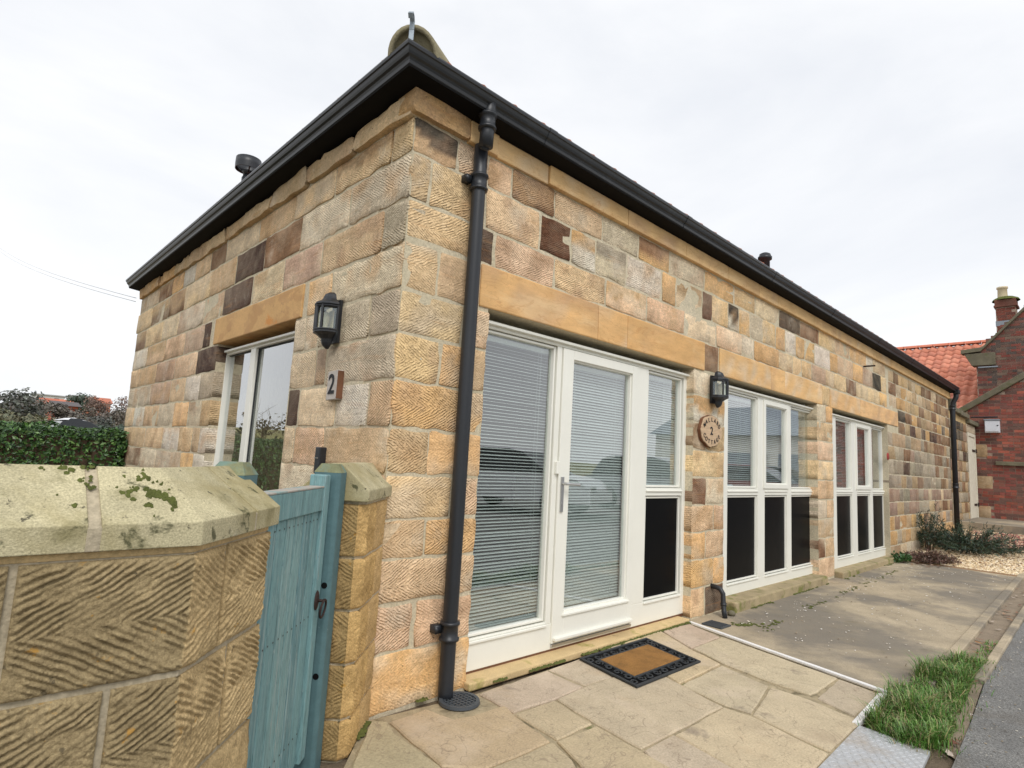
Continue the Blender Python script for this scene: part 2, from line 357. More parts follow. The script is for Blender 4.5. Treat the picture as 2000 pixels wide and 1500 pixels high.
M = MATS
# ---------------------------------------------------------------- the ground
def sheet(name, pts, z, mat, kind='structure', parent=None, thick=None):
    pts = [(p[0], p[1], (p[2] if len(p) > 2 else z)) for p in pts]
    if thick:
        m = MB(); m.prism([(x, y, zz - thick) for x, y, zz in pts], pts); o = m.build(name, mat, parent)
    else:
        o = add(name, pts, [tuple(range(len(pts)))], mat, parent)
    if kind: o['kind'] = kind
    return o
def terrain():
    xs = np.concatenate([np.linspace(-600, -60, 14), np.linspace(-50, 60, 30), np.linspace(80, 700, 14)])
    ys = np.concatenate([np.linspace(-600, -20, 12), np.linspace(-10, 40, 12), np.linspace(48, 400, 40), np.linspace(440, 900, 8)])
    X, Y = np.meshgrid(xs, ys)
    s = np.clip((Y - 45) / 190, 0, 1); s = s * s * (3 - 2 * s)
    Z = -.09 + s * 7.6 + s * 1.2 * vnoise(np.stack([X / 60, Y / 60, X * 0], -1), 3) + np.clip((Y - 260) / 300, 0, 1) * 6
    nx, ny = len(xs), len(ys)
    V = np.stack([X, Y, Z], -1).reshape(-1, 3)
    F = [(j * nx + i, j * nx + i + 1, (j + 1) * nx + i + 1, (j + 1) * nx + i) for j in range(ny - 1) for i in range(nx - 1)]
    return add('ground', V, F, M['grassland'], smooth=True, center=False)
ground = tag(terrain(), kind='structure')
def gz(x, y):
    s = min(max((y - 45) / 190, 0), 1); s = s * s * (3 - 2 * s)
    return -.09 + s * 7.6 + max(0, min((y - 260) / 300, 1)) * 6

road = sheet('road', [(-40, -30), (60, -30), (60, -1.86), (4.0, -1.86), (2.55, -1.95), (1.7, -1.99), (.2, -1.99), (-40, -1.99)], -.012, M['asphalt'])
apron = sheet('concrete_path', [(2.96, .02), (2.55, -1.60), (3.9, -1.60), (9.9, -1.48), (9.5, .02)], -.004, M['concrete'])
sheet('soil_verge', [(-40, -1.99), (2.2, -1.99), (2.55, -1.95), (4.0, -1.86), (60, -1.86), (60, 30), (-40, 30)], -.035, M['soil'])
# gravel bed rising to the terrace
gx = np.linspace(9.3, 14.6, 12); gy = np.linspace(-1.5, .02, 6)
def bed_z(x): return -.006 + .27 * max(0., (x - 9.6) / 5.0) ** 1.2
GV = [(x, y, bed_z(x)) for y in gy for x in gx]
GF = [(j * 12 + i, j * 12 + i + 1, (j + 1) * 12 + i + 1, (j + 1) * 12 + i) for j in range(5) for i in range(11)]
tag(add('gravel_bed', GV, GF, M['gravel_base']), kind='structure')
sheet('terrace', [(14.6, .02), (14.6, -1.2), (15.2, -4), (18.0, -4), (18.0, .02)], .43, M['concrete'], thick=.3)

sheet('kerb_channel', [(1.95, -1.99), (2.35, -1.62), (3.0, -1.60), (16, -1.33), (16, -1.60), (4.0, -1.85), (2.6, -1.94)], -.022, M['channel'])
# kerb strips of the gutter channel beside the road
def strip(name, pts, w, z0, z1, mat):
    m = MB(); P = [np.array(p, float) for p in pts]
    for a, b in zip(P[:-1], P[1:]):
        d = (b - a) / np.linalg.norm(b - a); nrm = np.array([-d[1], d[0]]) * w / 2; b = b - d * .008
        m.prism([(*(a - nrm), z0), (*(b - nrm), z0), (*(b + nrm), z0), (*(a + nrm), z0)], [(*(a - nrm), z1), (*(b - nrm), z1), (*(b + nrm), z1), (*(a + nrm), z1)])
    return tag(m.build(name, mat, bevel=.008), kind='structure')
k1 = [(3.0 + i * .9, -1.645 + (3.0 + i * .9 - 3.9) * .024) for i in range(15)]
strip('kerb', k1, .075, -.10, .012, M['concrete'])
k2 = [(3.4 + i * .9, -1.86 + (3.4 + i * .9 - 4.0) * .018) for i in range(15)]
strip('kerb', k2, .06, -.10, .010, M['concrete'])

# patio: bed of grout and every flagstone
patio_px = [(716, 1404), (930, 1352), (1345, 1214), (1737, 1357), (1672, 1418), (1560, 1540), (1200, 1700), (700, 1700), (640, 1560)]
patio = sheet('patio', [tuple(gd(*p)[:2]) for p in patio_px], -.010, M['grout'], 'structure', None, thick=.05)
FL = [([(690, 1490), (725, 1410), (757, 1411), (772, 1434), (858, 1497), (900, 1560), (672, 1560)], (178, 162, 122)),
      ([(764, 1411), (830, 1386), (884, 1406), (925, 1398), (987, 1378), (1002, 1395), (1074, 1446), (950, 1499), (864, 1495)], (188, 160, 120)),
      ([(938, 1355), (1000, 1333), (1069, 1310), (1137, 1341), (1083, 1364), (1002, 1390)], (196, 172, 148)),
      ([(1074, 1307), (1210, 1259), (1288, 1291), (1143, 1337)], (200, 180, 152)),
      ([(1007, 1394), (1082, 1368), (1154, 1412), (1087, 1442)], (194, 172, 134)),
      ([(1088, 1365), (1144, 1341), (1262, 1301), (1330, 1338), (1410, 1379), (1252, 1460), (1167, 1413)], (198, 178, 146)),
      ([(1216, 1257), (1290, 1233), (1346, 1267), (1405, 1297), (1327, 1335), (1268, 1300)], (204, 178, 134)),
      ([(1294, 1231), (1346, 1218), (1404, 1243), (1350, 1265)], (200, 172, 150)),
      ([(1354, 1267), (1410, 1245), (1634, 1324), (1594, 1350), (1581, 1356), (1505, 1331), (1414, 1296)], (204, 186, 150)),
      ([(1640, 1327), (1715, 1355), (1668, 1396), (1598, 1362)], (184, 166, 140)),
      ([(1333, 1337), (1410, 1300), (1500, 1339), (1467, 1392), (1416, 1376)], (198, 180, 146)),
      ([(1506, 1342), (1584, 1368), (1670, 1404), (1672, 1416), (1620, 1466), (1472, 1395)], (204, 184, 148)),
      ([(1414, 1381), (1470, 1399), (1615, 1471), (1560, 1530), (1470, 1520), (1321, 1434)], (206, 184, 146)),
      ([(1316, 1437), (1430, 1500), (1440, 1560), (1340, 1560), (1259, 1465)], (196, 176, 150)),
      ([(1090, 1448), (1164, 1418), (1248, 1466), (1310, 1502), (1330, 1570), (1190, 1570), (1142, 1502), (1120, 1478)], (194, 172, 132)),
      ([(1079, 1452), (1116, 1484), (1150, 1560), (920, 1560), (955, 1505)], (184, 164, 126))]
rs = np.random.RandomState(4)
for k, (px, c) in enumerate(FL):
    P = np.array([gd(*p)[:2] for p in px]); cen = P.mean(0); Q = []
    for a, b in zip(P, np.roll(P, -1, 0)):
        n = max(2, int(np.linalg.norm(b - a) / .07))
        for i in range(n):
            q = a + (b - a) * i / n; Q.append(q + rs.uniform(-.004, .004, 2) - (cen - q) / np.linalg.norm(cen - q) * .004)
    Q = np.array(Q); n = len(Q); z = rs.uniform(-.001, .004)
    inn = Q + (cen - Q) / np.linalg.norm(cen - Q, axis=1)[:, None] * .008
    tx, ty = rs.uniform(-.006, .006, 2); hz = lambda q: z + (q[0] - cen[0]) * tx + (q[1] - cen[1]) * ty
    V = [(*q, -.03) for q in Q] + [(*q, hz(q) - .006) for q in Q] + [(*q, hz(q) + rs.uniform(-.001, .001)) for q in inn] + [(*cen, z + .001)]
    F = [(i, (i + 1) % n, n + (i + 1) % n, n + i) for i in range(n)] + [(n + i, n + (i + 1) % n, 2 * n + (i + 1) % n, 2 * n + i) for i in range(n)] + [(2 * n + i, 2 * n + (i + 1) % n, 3 * n) for i in range(n)]
    o = add('flagstone', V, F, M['flag'], patio, col=alb(*(np.array(c) * .62 + np.array((196, 186, 166)) * .38) * .955))
wl = [gd(*p)[:2] for p in [(1347, 1215), (1500, 1270), (1600, 1305), (1742, 1356)]]
m = MB(); W = [np.array(p) for p in wl]
for a, b in zip(W[:-1], W[1:]):
    d = (b - a) / np.linalg.norm(b - a); nn = np.array([-d[1], d[0]]) * .016
    m.prism([(*(a - nn), -.02), (*(b - nn), -.02), (*(b + nn), -.02), (*(a + nn), -.02)], [(*(a - nn), .008), (*(b - nn), .0082), (*(b + nn), .0082), (*(a + nn), .008)])
m.build('white_edging', M['white_line'], patio, bevel=.004)
m = MB(); q = [gd(*p)[:2] for p in [(1742, 1357), (1715, 1356), (1664, 1412), (1680, 1414)]]
m.prism([(*p, -.02) for p in q], [(*p, .009) for p in q]); m.build('white_edging', M['white_line'], patio, bevel=.004)

# ---------------------------------------------------------------- the cottage
LF, LG = 14.1, 6.4           # length of the front and of the gable end
cottage = empty('cottage', (0, 0, 0), 'long low sandstone cottage with white frames and black gutters', 'cottage')
Z0 = [3.09, 2.887, 2.622, 2.369, 2.12, 1.883, 1.633, 1.384, 1.145, .916, .716, .499, .264, .0]
ZL = 2.142                   # underside of lintels
U = lambda px, z, w='f': solve_u(px, z, w)
XD0, XD1 = .622, 3.045
XA0, XA1 = U(1413, 1.05), 6.06
XB0, XB1 = U(1627, 1.05), 9.2
YG0, YG1 = 1.295, 2.93       # gable window opening
m = MB()                     # mortar core of the walls, openings left out
T = .30
for x0, x1 in ((.0, XD0 - .011), (XD1 + .011, XA0 - .011), (XA1 + .011, XB0 - .011), (XB1 + .011, LF)): m.box(x0, x1, -.0045, T, -.1, ZL)
m.box(-.0, LF, -.0045, T, ZL, 3.2)
wall_f = m.build('front_wall', M['mortar'], cottage)
m = MB()
m.box(-.0045, T, T, YG0, -.1, ZL); m.box(-.0045, T, YG1 + .011, LG, -.1, ZL); m.box(-.0045, T, T, LG, ZL, 3.2); m.box(-.0045, T, YG0, YG1, -.1, .12)
wall_g = m.build('gable_wall', M['mortar'], cottage)
m = MB(); m.box(T, LF, LG - .3, LG, -.1, 3.2); m.box(LF - .3, LF, T, LG - .3, -.1, 3.2); m.build('back_wall', M['mortar'], cottage)
m = MB(); m.box(T, LF - .3, T, LG - .3, -.1, .03); m.box(T, LF - .3, T, LG - .3, 2.62, 2.7); m.box(5.0, 5.1, T, LG - .3, .03, 2.62); m.box(T, LF - .3, 4.2, 4.3, .03, 2.62)
m.build('interior', M['interior'], cottage)

m = MB()                     # plastered reveals inside the openings
for x in (XD1, XA1, XB1): m.box(x + .0005, x + .010, .1365, .298, .03, ZL - .002)
for x in (XD0, XA0, XB0): m.box(x - .010, x - .0005, .1365, .298, .03, ZL - .002)
m.build('plaster_reveal', M['white_paint'], cottage)
PAL = dict(c=(222, 200, 166), p=(212, 180, 148), t=(204, 176, 136), o=(214, 172, 118), w=(226, 218, 204), g=(190, 178, 156), b=(150, 114, 84),
           d=(98, 76, 66), y=(222, 190, 140), k=(78, 72, 64), m=(166, 138, 120), r=(122, 78, 58), G=(164, 153, 134), n=(188, 160, 124), v=(206, 194, 172), q=(232, 202, 158))
STN = []
def wall_frame(w):
    if w == 'f': return np.zeros(3), np.array([1., 0, 0]), np.array([0, -1., 0])
    return np.zeros(3), np.array([0, 1., 0]), np.array([-1., 0, 0])
srs = np.random.RandomState(21)
def stone_geo(frame, u0, u1, z0, z1, colr, tool=.8, proud=.014, depth=.11, rough=.005, cell=.05, two=None, edge=.006, relief=.004):
    O, Uv, Nv = frame; Zv = np.array([0, 0, 1.])
    w, h = u1 - u0, z1 - z0; e = min(edge, w * .2, h * .2)
    nu = max(2, int(w / cell)); nz = max(2, int(h / cell))
    us = np.concatenate([[u0], np.linspace(u0 + e, u1 - e, nu + 1), [u1]]); zz = np.concatenate([[z0], np.linspace(z0 + e, z1 - e, nz + 1), [z1]])
    UU, ZZ = np.meshgrid(us, zz); a, b = len(us), len(zz)
    seed = srs.randint(1e6)
    q = np.stack([UU * 14, ZZ * 14, UU * 0 + seed * .37], -1); j1 = vnoise(q, 1); j2 = vnoise(q, 2)
    bd = np.zeros_like(UU, bool); bd[0] = bd[-1] = True; bd[:, 0] = bd[:, -1] = True
    k = np.where(bd, 1, .35) * rough
    UU = UU + j1 * k; ZZ = ZZ + j2 * k
    for jj, ii, su, sz in ((0, 0, 1, 1), (0, -1, -1, 1), (-1, 0, 1, -1), (-1, -1, -1, -1)):     # knocked-off corners
        ch = srs.uniform(.002, .012) * (rough / .005); UU[jj, ii] += su * ch; ZZ[jj, ii] += sz * ch
    D = proud + relief * fbm(np.stack([UU * 6, ZZ * 9, UU * 0 + seed * .11], -1), 5, 2)
    D = np.where(bd, D - min(.003, proud * .35), D)
    top = O + UU[..., None] * Uv + ZZ[..., None] * Zv + D[..., None] * Nv
    V = top.reshape(-1, 3)
    F = [(j * a + i, j * a + i + 1, (j + 1) * a + i + 1, (j + 1) * a + i) for j in range(b - 1) for i in range(a - 1)]
    ring = [i for i in range(a)] + [j * a + a - 1 for j in range(1, b)] + [(b - 1) * a + i for i in range(a - 2, -1, -1)] + [j * a for j in range(b - 2, 0, -1)]
    back = V[ring] - Nv * (np.asarray(D.reshape(-1)[ring]) + depth)[:, None]
    n0 = len(V); R = len(ring); V = np.vstack([V, V[ring], back])
    F += [(n0 + (i + 1) % R, n0 + i, n0 + R + i, n0 + R + (i + 1) % R) for i in range(R)]
    if np.dot(np.cross(Uv, Zv), Nv) < 0: F = [f[::-1] for f in F]
    base = np.array(alb(*colr, 1.0))
    C = np.tile(base, (len(V), 1))
    if two is not None:      # a second bed colour in the upper part
        zc = z0 + h * two[1]; mk = (V[:, 2] + .05 * vnoise(V * 7, seed % 97)) > zc; C[mk] = alb(*two[0])
    mate = np.array(alb(*[(228, 210, 182), (206, 168, 124), (204, 190, 168), (186, 152, 122)][seed % 4])); mk = np.clip(.9 * fbm(V * 7 + seed % 13, seed % 71, 2) + .05, 0, .6)[:, None]
    if colr[0] > 120 and u0 < 9.1: C = C * (1 - mk) + mate * mk
    C = C * (1 + .13 * vnoise(V * 8, seed % 89)[:, None])
    C = np.hstack([C, np.full((len(C), 1), tool)])
    sg = 1 if srs.rand() < .65 else -1
    uc, zc = (u0 + u1) / 2, (z0 + z1) / 2 + srs.uniform(-.15, .1) * h
    cu = (V - O) @ Uv
    UVs = np.stack([(cu - uc) * sg + 3 + srs.rand() * 5, V[:, 2] - zc], 1)
    return V, F, C, UVs
def stone(w, u0, u1, z0, z1, code, tool=None, gap=.0085, **k):
    k.setdefault('rough', .0105)
    c = PAL[code] if isinstance(code, str) else code
    c = np.array(c, float); lu = c @ np.array([.3, .59, .11]); old_ = w == 'f' and u0 > 9.1; c = lu + (c - lu) * ((.97 if w == 'f' else .92) if lu > 125 else .95); kk = (.0 if old_ else .12) if lu > 125 else .0; c = c * (1 - kk) + np.array((220, 194, 156) if w == 'f' else (210, 190, 158)) * kk; c = (c * ((.96 if old_ else 1.12 if w == 'f' else 1.13) if lu > 125 else .92) * srs.uniform(.97, 1.04) + srs.uniform(-2, 2, 3)); c = c * min(1, 238 / c.max())
    if tool is None: tool = float(srs.choice([.95, .75, .5, .2], p=[.35, .3, .2, .15]))
    if code in ('d', 'k', 'm'): tool *= .6
    fx = wall_frame(w); g1 = gap * srs.uniform(.7, 1.4)
    geo = stone_geo(fx, u0 + g1, u1 - g1, z0 + gap, z1 - gap, c, tool, srs.uniform(.0065, .0115), **k)
    p0, p1 = proj(fx[0] + fx[1] * u0 + np.array([0, 0, z0])), proj(fx[0] + fx[1] * u1 + np.array([0, 0, z1]))
    p2, p3 = proj(fx[0] + fx[1] * u0 + np.array([0, 0, z1])), proj(fx[0] + fx[1] * u1 + np.array([0, 0, z0]))
    q = [p0, p3, p1, p2]; area = abs(sum(q[i][0] * q[(i + 1) % 4][1] - q[(i + 1) % 4][0] * q[i][1] for i in range(4))) / 2
    STN.append((area, w, geo))
def row(w, zi0, zi1, items, edge0=None, edge1=None):
    z1, z0 = zi0, zi1; zm = (z0 + z1) / 2; us = []
    for a, b, c in items:
        if w == 'f': us.append([U(a, zm), U(b, zm), c])
        else: us.append([U(b, zm, 'g'), U(a, zm, 'g'), c])
    us.sort(key=lambda q: q[0])
    for i in range(len(us) - 1):                  # close small gaps so that joints stay of one width
        mid = (us[i][1] + us[i + 1][0]) / 2
        if abs(us[i + 1][0] - us[i][1]) < .14: us[i][1] = us[i + 1][0] = mid
    if edge0 is not None: us[0][0] = edge0
    if edge1 is not None: us[-1][1] = edge1
    for u0, u1, c in us:
        if u1 - u0 < .04: continue
        tw = None; cc = c
        if len(c) == 2: cc = c[0]; tw = (PAL[c[1]], srs.uniform(.4, .6))
        stone(w, u0, u1, z0, z1, cc, two=tw, cell=.036 if u0 < 2 else .07)
def fill(w, u0, u1, z0, z1, codes, wmin, wmax):
    u = u0
    while u < u1 - .02:
        ww = srs.uniform(wmin, wmax)
        if u1 - (u + ww) < wmin * .7: ww = u1 - u
        stone(w, u, u + ww, z0, z1, codes[srs.randint(len(codes))], cell=.07); u += ww

C0 = -.008
# gable end, course by course from the eaves down (pixel columns of the joints, colour of the stone)
row('g', Z0[0], Z0[1], [(771,804,'t'),(660,768,'tn'),(579,658,'t'),(510,579,'n'),(444,508,'c'),(414,444,'b'),(384,414,'t'),(361,384,'w'),(339,361,'o'),(313,339,'bn'),(288,313,'g'),(262,288,'G')], C0, LG)
row('g', Z0[1], Z0[2], [(687,797,'g'),(591,686,'v'),(520,590,'b'),(463,519,'d'),(414,463,'n'),(363,414,'tc'),(331,363,'bn'),(298,331,'bt'),(270,298,'t'),(258,270,'G')], C0, LG)
row('g', Z0[2], Z0[3], [(750,791,'G'),(631,750,'t'),(557,630,'m'),(495,556,'c'),(438,495,'d'),(400,438,'cp'),(350,400,'v'),(319,350,'c'),(286,319,'q'),(262,286,'bn')], C0, LG)
row('g', Z0[3], Z0[4], [(651,785,'g'),(603,650,'o')], C0)
row('g', Z0[3], Z0[4], [(400,413,'d'),(362,399,'m'),(324,362,'p'),(288,324,'pt'),(262,288,'w'),(252,262,'b')], None, LG)
row('g', Z0[4], Z0[5], [(725,782,'G'),(624,724,'g'),(598,624,'v'),(572,598,'g')], C0, YG0)
row('g', Z0[4], Z0[5], [(386,418,'d'),(343,386,'p'),(306,343,'m'),(273,306,'n'),(250,273,'t')], YG1, LG)
row('g', Z0[5], Z0[6], [(640,773,'g'),(618,638,'m'),(566,617,'c')], C0, YG0)
row('g', Z0[5], Z0[6], [(391,414,'G'),(363,391,'w'),(334,363,'t'),(296,334,'m'),(248,296,'g')], YG1, LG)
row('g', Z0[6], Z0[7], [(721,768,'n'),(658,720,'w'),(586,657,'c'),(561,585,'d')], C0, YG0)
row('g', Z0[6], Z0[7], [(393,409,'n'),(368,393,'g'),(340,368,'o'),(310,340,'g'),(282,310,'t'),(262,282,'w'),(246,262,'t')], YG1, LG)
row('g', Z0[7], Z0[8], [(634,762,'n'),(576,633,'p'),(558,576,'c')], C0, YG0)
row('g', Z0[7], Z0[8], [(390,406,'w'),(376,390,'n'),(350,376,'t'),(318,350,'w'),(284,318,'t'),(250,284,'n')], YG1, LG)
row('g', Z0[8], Z0[9], [(690,756,'n'),(620,690,'t'),(555,620,'v')], C0, YG0)
row('g', Z0[8], Z0[9], [(377,402,'w'),(352,376,'o'),(305,351,'g'),(274,305,'v'),(248,274,'b')], YG1, LG)
for i in range(9, 13):
    fill('g', C0, YG0, Z0[i + 1], Z0[i], 'tngcv', .3, .55); fill('g', YG1, LG, Z0[i + 1], Z0[i], 'tngvwo', .35, .6)
# front: the three courses over the lintels
row('f', Z0[0], Z0[1], [(806,892,'nk'),(895,950,'p'),(952,997,'p'),(1000,1080,'b'),(1083,1174,'p'),(1177,1244,'g'),(1246,1306,'ob'),(1308,1373,'v'),(1375,1432,'o'),(1433,1474,'y'),(1474,1520,'c'),
    (1521,1561,'d'),(1562,1598,'b'),(1598,1629,'y'),(1630,1657,'p'),(1658,1690,'o'),(1691,1704,'w'),(1704,1727,'c')], C0)
row('f', Z0[1], Z0[2], [(797,838,'n'),(840,945,'q'),(947,1052,'p'),(1054,1113,'r'),(1114,1162,'wo'),(1163,1221,'gG'),(1223,1291,'w'),(1292,1318,'o'),(1320,1370,'cn'),(1371,1389,'r'),(1390,1420,'y'),(1421,1441,'wk'),
    (1442,1463,'o'),(1464,1488,'g'),(1488,1513,'y'),(1514,1532,'o'),(1533,1553,'w'),(1554,1569,'o'),(1571,1590,'o'),(1590,1620,'w'),(1620,1634,'o'),(1634,1664,'p'),(1665,1684,'o'),(1684,1703,'m'),(1703,1719,'k'),(1720,1730,'y')], C0)
row('f', Z0[2], 2.405, [(791,922,'t'),(924,963,'d'),(965,1080,'p'),(1081,1181,'q'),(1182,1261,'po'),(1262,1335,'p'),(1336,1398,'c'),(1398,1447,'p'),(1448,1471,'v'),(1472,1519,'o'),(1520,1547,'c'),(1547,1565,'q'),
    (1565,1584,'y'),(1584,1612,'m'),(1612,1628,'c'),(1628,1651,'q'),(1652,1671,'b'),(1672,1694,'c'),(1694,1717,'q'),(1717,1731,'o')], C0)
# corner pier of the front
row('f', Z0[3] + .02, Z0[4], [(786,852,'tq'),(854,936,'n')], C0, .54)
row('f', Z0[4], Z0[5], [(780,902,'t'),(903,954,'p')], C0, XD0)
row('f', Z0[5], Z0[6], [(771,856,'y'),(858,912,'o'),(913,948,'n')], C0, XD0)
row('f', Z0[6], Z0[7], [(768,893,'o'),(895,944,'o')], C0, XD0)
row('f', Z0[7], Z0[8], [(760,833,'n'),(836,940,'o')], C0, XD0)
row('f', Z0[8], Z0[9], [(756,880,'t'),(881,934,'p')], C0, XD0)
row('f', Z0[9], Z0[10], [(748,827,'n'),(829,928,'o')], C0, XD0)
row('f', Z0[10], Z0[11], [(740,922,'p')], C0, XD0)
row('f', Z0[11], Z0[12], [(733,804,'p'),(806,916,'p')], C0, XD0)
row('f', Z0[12], -.02, [(724,912,'o')], C0, XD0)
# piers between the openings
zp = [2.135, 1.91, 1.665, 1.425, 1.185, .945, .715, .48, .245, 0.0]
pier1 = ['v', 'wo', 'bn', 'q', 'bv', 'pp', 'op', 'oo', 'td']
cut = [None, .0, .40, None, .42, .66, .42, .66, .42]
for i, cc in enumerate(pier1):
    if cut[i]: s_ = XD1 + (XA0 - XD1) * cut[i]; stone('f', XD1, s_, zp[i + 1], zp[i], cc[0]); stone('f', s_, XA0, zp[i + 1], zp[i], cc[1])
    else: stone('f', XD1, XA0, zp[i + 1], zp[i], cc[0], two=(PAL[cc[1]], .5) if len(cc) == 2 else None)
pier2 = ['vo', 'q', 'p', 'q', 'p', 'vp', 'n', 'bn', 'p']
for i, cc in enumerate(pier2):
    s_ = XA1 + (XB0 - XA1) * (.55 if i != 7 else .42)
    if len(cc) == 2: stone('f', XA1, s_, zp[i + 1] + .02, zp[i] + .02, cc[0]); stone('f', s_, XB0, zp[i + 1] + .02, zp[i] + .02, cc[1])
    else: stone('f', XA1, XB0, zp[i + 1] + .02, zp[i] + .02, cc)
# stone between lintel one and two
row('f', 2.405, ZL, [(1375, 1402, 'b')]); row('f', 2.40, ZL, [(1605, 1619, 'y')])
# older, smaller masonry at the far end of the front
zo = [3.06, 2.86, 2.65, 2.44, 2.24, 2.03, 1.80, 1.58, 1.34, 1.12, .90, .68, .45, .22, .0]
for i in range(14):
    zt, zb = zo[i], zo[i + 1]; x0 = XB1 + srs.uniform(.0, .1) if zt < 2.3 else U(1733, (zt + zb) / 2) + srs.uniform(0, .1)
    if zt > 2.15 and zt < 2.45: x0 = U(1753, 2.25)
    elif zt <= 2.25: x0 = XB1 + .01
    cds = ['tnbyc', 'tqonbc', 'tonbcy', 'tnbyok', 'nbomtd', 'Gbnmcg', 'GbgnGm', 'GdbkGg', 'GmGbGn', 'GmcGmg', 'Gtmngb', 'oGntb', 'ootng', 'tcvn'][i]
    fill('f', x0, LF, zb, zt, cds, .22, .5)
fill('f', U(1730, 2.25), U(1753, 2.25), ZL - .1, ZL + .004, 'c', .3, .6) if False else None
print('stones', len(STN))
STN.sort(key=lambda q: -q[0])
rest = {'f': [], 'g': []}
for i, (ar, w, (V, F, C, UVs)) in enumerate(STN):
    if i < 300: add('stone', V, F, M['stone'], wall_f if w == 'f' else wall_g, True, C, UVs)
    else: rest[w].append((V, F, C, UVs))
for w, L_ in rest.items():
    if not L_: continue
    n = 0; VV, FF, CC, UU = [], [], [], []
    for V, F, C, u_ in L_: VV.append(V); FF += [tuple(i + n for i in f) for f in F]; CC.append(C); UU.append(u_); n += len(V)
    o = add('small_stones', np.vstack(VV), FF, M['stone'], wall_f if w == 'f' else wall_g, True, np.vstack(CC), np.vstack(UU)); o['kind'] = 'stuff'

# smooth lintels
FRM = wall_frame('f'); GRM = wall_frame('g')
def ashlar(name, frame, u0, u1, z0, z1, c, parent, proud=.016, depth=.2, rough=.0012, mat=None, **k):
    V, F, C, UVs = stone_geo(frame, u0 + .002, u1 - .002, z0 + .002, z1 - .002, c, 0, proud, depth, rough, .1, edge=.006, relief=.0012, **k)
    return add(name, V, F, mat or M['ashlar'], parent, False, C)
for a, b in ((936, 1166), (1166, 1223), (1223, 1374)): ashlar('lintel_stone', FRM, U(a, 2.27), U(b, 2.27), ZL, 2.402, np.array((216, 172, 116)) + srs.uniform(-6, 6), wall_f)
for a, b in ((1403, 1504), (1504, 1531), (1531, 1604)): ashlar('lintel_stone', FRM, U(a, 2.27), U(b, 2.27), ZL, 2.402, np.array((220, 178, 122)) + srs.uniform(-6, 6), wall_f)
for a, b in ((1619.5, 1678), (1678, 1752)): ashlar('lintel_stone', FRM, U(a, 2.27), U(b, 2.27), ZL, 2.385, np.array((220, 178, 126)) + srs.uniform(-6, 6), wall_f)
ashlar('lintel_stone', GRM, 1.20, 3.05, 2.125, 2.362, (196, 156, 104), wall_g, proud=.018, mat=M['lintel_swirl'])

# eaves course: rough old stones on the gable and at the corner, sawn stones along the front
u = -.03
while u < LG + .03:
    ww = srs.uniform(.45, .85); ww = min(ww, LG + .04 - u)
    rgh = .012 if u < 4.6 else .004
    V, F, C, UVs = stone_geo(GRM, u + .003, u + ww - .004, 3.095 + srs.uniform(-.004, .004), 3.225 + srs.uniform(-.015, .006), np.array((214, 188, 148) if u < 4.6 else (216, 176, 124)) * srs.uniform(.94, 1.05), .15, .042 + srs.uniform(-.008, .008), .12, rgh, .06, edge=.016, relief=.012)
    add('eaves_stone', V, F, M['stone'], wall_g, True, C, UVs); u += ww
V, F, C, UVs = stone_geo(FRM, -.045, .36, 3.10, 3.24, (206, 168, 116), .3, .045, .12, .008, .05, edge=.016, relief=.012); add('eaves_stone', V, F, M['stone'], wall_f, True, C, UVs)
EJ = [.36, .585, 1.05, 1.95, 2.82, 3.62, 4.32, 4.8, 5.9, 6.7, 7.6, 8.5, 9.4, 10.5, 11.6, 12.7, LF + .05]
for a, b in zip(EJ[:-1], EJ[1:]):
    pr = .045 if not (.58 < a < 1.0) else .030
    ashlar('eaves_stone', FRM, a, b, 3.09, 3.225, np.array((224, 186, 132)) + srs.uniform(-6, 6) , wall_f, proud=pr, depth=.15)

# gutter, soffit, roof
OV = .20
def run(prof):                 # profile (out, z) swept round the eaves
    secs = [lambda o: (-o, LG + .12), lambda o: (-o, -o), lambda o: (LF + .12, -o)]
    V = [(*s_(o), z) for s_ in secs for o, z in prof]; n = len(prof)
    F = [(i * n + k, i * n + (k + 1) % n, (i + 1) * n + (k + 1) % n, (i + 1) * n + k) for i in range(2) for k in range(n)] + [tuple(range(n))[::-1], tuple(range(2 * n, 3 * n))]
    return V, F
gutter = None
V, F = run([(.200, 3.343), (.203, 3.333), (.200, 3.320), (.192, 3.316), (.186, 3.300), (.180, 3.288), (.168, 3.280), (.162, 3.268), (.158, 3.252), (.150, 3.246), (.090, 3.246), (.090, 3.262), (.146, 3.262), (.186, 3.335), (.192, 3.343)])
gutter = add('gutter', V, F, M['black_gutter'], cottage)
GPR = [(.092, 3.2435), (.152, 3.2435), (.1605, 3.250), (.1645, 3.267), (.1705, 3.278), (.183, 3.286), (.189, 3.299), (.195, 3.315), (.2025, 3.319), (.2055, 3.333), (.2025, 3.3445)]
for x in (.9, 2.6, 4.4, 6.2, 8.2, 10.2, 12.2):      # union brackets clipped round the gutter
    V = [(x + dx, -o, z) for dx in (-.035, .035) for o, z in GPR] + [(x + dx, -o + .004, z + .002) for dx in (-.035, .035) for o, z in GPR]; n = len(GPR)
    F = [(k, k + 1, n + k + 1, n + k) for k in range(n - 1)] + [(k + 1, k, 2 * n + k, 2 * n + k + 1) for k in range(n - 1)] + [(n + k, n + k + 1, 3 * n + k + 1, 3 * n + k) for k in range(n - 1)]
    add('gutter_joint', V, F, M['black_gutter'], gutter)
V, F = run([(.155, 3.245), (.03, 3.245), (.03, 3.226), (.155, 3.238)]); add('soffit_board', V, F, M['soffit'], cottage)
V, F = run([(.088, 3.34), (.088, 3.247), (.07, 3.247), (.07, 3.34)]); add('fascia_board', V, F, M['soffit'], cottage)
PT = math.tan(math.radians(34)); RZ = 3.302
